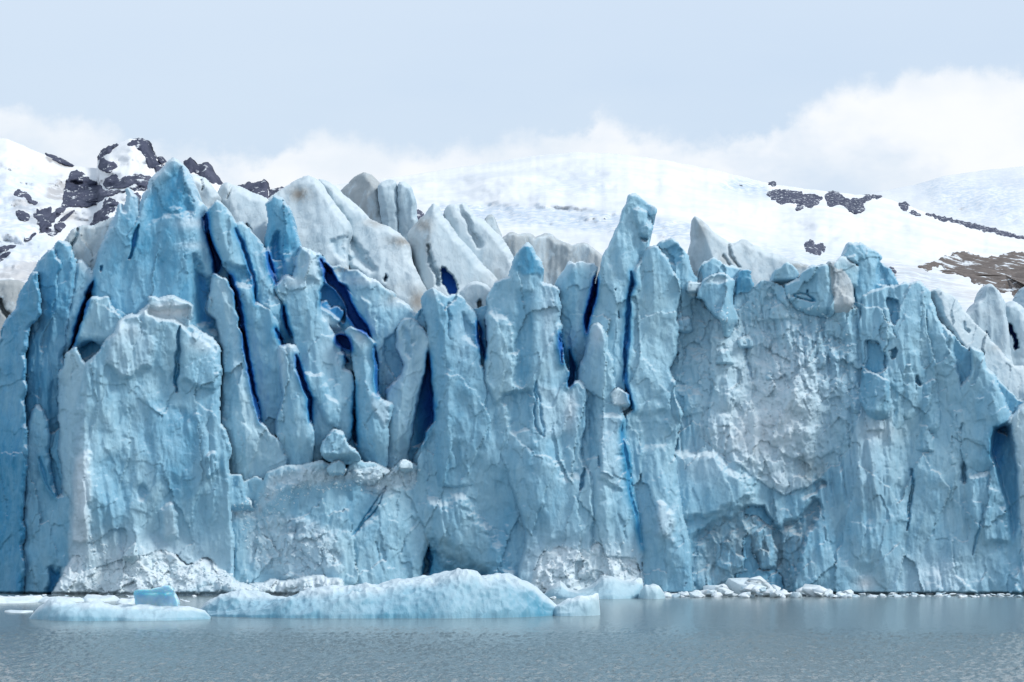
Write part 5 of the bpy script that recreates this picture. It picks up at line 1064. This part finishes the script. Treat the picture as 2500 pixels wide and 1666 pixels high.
floe('ice_floe', [(1556, 1459), (1562, 1440), (1573, 1427), (1606, 1431), (1618, 1446), (1622, 1459)], 1461, 4.0, 'pale green wedge of ice touching the humped iceberg', 'ice floe', steep=0.25, nx=50, ny=30, blue=.25, scal=.06)
def flat(poly_l, poly_r, top, row, dep, label): 
    floe('ice_floe', [(poly_l, row - 3), (poly_l + 12, top), ((poly_l + poly_r) / 2, top + 2), (poly_r - 14, top + 1), (poly_r, row - 3)], row, dep, label, 'ice floe', steep=.4, nx=90, ny=24, blue=.05, white=.55, scal=.06)
flat(-60, 118, 1454, 1472, 9, 'flat white floe at the left edge of the water')
flat(96, 216, 1456, 1470, 6, 'flat white floe beside the foot of the left ice wall')
flat(206, 300, 1452, 1468, 6, 'white lumpy floe left of the blue cube of ice')
flat(290, 345, 1463, 1474, 4, 'small white floe just behind the blue cube')
flat(20, 90, 1489, 1494, 3, 'thin floe awash at the left end of the long flat floe')
# blue cube standing on the long floe
cm_, ct = new_mat('clear_blue_ice')
cpos = ct.n('ShaderNodeNewGeometry').outputs['Position']
ccol2 = ct.mix(ct.rng(ct.noise(cpos, 1.2, 4, .6), .35, .7), (0.36, 0.62, 0.76, 1), (0.56, 0.75, 0.83, 1))
cp = ct.n('ShaderNodeBsdfPrincipled', {'Base Color': ccol2, 'Roughness': 0.25, 'Subsurface Weight': 0.6, 'Subsurface Radius': (.2, .7, 1.0), 'Subsurface Scale': 0.6,
          'Normal': ct.n('ShaderNodeBump', {'Height': ct.noise(cpos, 3, 5, .6), 'Strength': .3, 'Distance': .2}).outputs[0]})
ct.n('ShaderNodeOutputMaterial', {0: cp.outputs[0]})
Dq = D_water(1513) + 0.9
cube = piece('ice_block', [(327, 1443), (350, 1444), (379, 1440), (412, 1432), (420, 1448), (431, 1468), (431, 1492), (336, 1492), (332, 1462)], Dq, cm_, None, lean=0.02, r=4, e=0.25, thick=2.4,
             amp=.35, big=.3, cup=.3, flute=.1, cell=1.2, step=1.6, jit=3, blue=.7)
tag(cube, 'clear bright blue cube of ice standing on the long flat floe', 'ice block')

# brash: loose chunks along the foot of the wall
BM = [lump_mesh(i, BERG, w_, b_) for i, (w_, b_) in enumerate([(.8, .1), (.9, 0), (.6, .2), (.75, .1), (.3, .5), (.85, 0), (.7, .1), (.5, .3), (.9, .05)])]
rr = random.Random(5)
def chunk(px, row, size, label, group, flat=0.6, zup=0.0):
    D = D_water(row); x = (px - 1250) / F * D
    o = bpy.data.objects.new('ice_chunk', BM[rr.randrange(9)]); COL.objects.link(o)
    s = size
    o.scale = (s * rr.uniform(.7, 1.7), s * rr.uniform(.8, 1.3), s * flat * rr.uniform(.45, 1.2))
    o.location = (x, D, o.scale[2] * 0.25 + zup); o.rotation_euler = (rr.uniform(-.3, .3), rr.uniform(-.3, .3), rr.uniform(0, 6.28))
    return tag(o, label, 'ice chunk', group)
g1 = 'brash ice heaped below the overhang'; l1 = 'white ice chunk in the brash heap at the foot of the dark overhang'
for i in range(120):
    u = rr.random(); px = 1615 + 470 * u
    hump = math.exp(-((px - 1835) / 60) ** 2) + 0.5 * math.exp(-((px - 1740) / 35) ** 2) + .6 * math.exp(-((px - 1990) / 45) ** 2)
    row = rr.uniform(1449, 1459)
    chunk(px, row, rr.uniform(.25, .6) * (1 + .7 * hump * rr.random()), l1, g1, .75, zup=hump * rr.uniform(0, .8))
for px, sz, zu in ((1812, 1.3, .5), (1838, 1.5, .7), (1852, 1.1, .9), (1870, .9, .2), (1740, 1.1, .2), (1985, 1.0, .2), (1890, .8, .1), (1720, .9, .1), (2010, .8, .1)):
    chunk(px, rr.uniform(1452, 1456), sz, {1838: 'largest jagged white block crowning the brash heap below the overhang', 1740: 'rounded white block at the left end of the brash heap below the overhang', 1985: 'separate white block heading the right half of the brash heap'}.get(px, l1), g1, .85, zu)
g2 = 'thin brash line along the right wall'; l2 = 'small white ice chunk in the thin line along the right wall'
for i in range(85):
    chunk(rr.uniform(2060, 2560), rr.uniform(1450, 1457), rr.uniform(.12, .42) * (1.6 if rr.random() < .12 else 1), l2, g2, .5)
g3 = 'brash near the left floes'; l3 = 'small white ice chunk adrift beside the flat left floes'
for i in range(60):
    chunk(rr.uniform(-40, 480), rr.uniform(1452, 1470), rr.uniform(.12, .4), l3, g3, .5)
g4 = 'tiny growlers by the central iceberg'; l4 = 'small ice chunk adrift behind the largest iceberg'
for i in range(40):
    chunk(rr.uniform(1240, 1420), rr.uniform(1450, 1462), rr.uniform(.12, .45), l4, g4, .5)
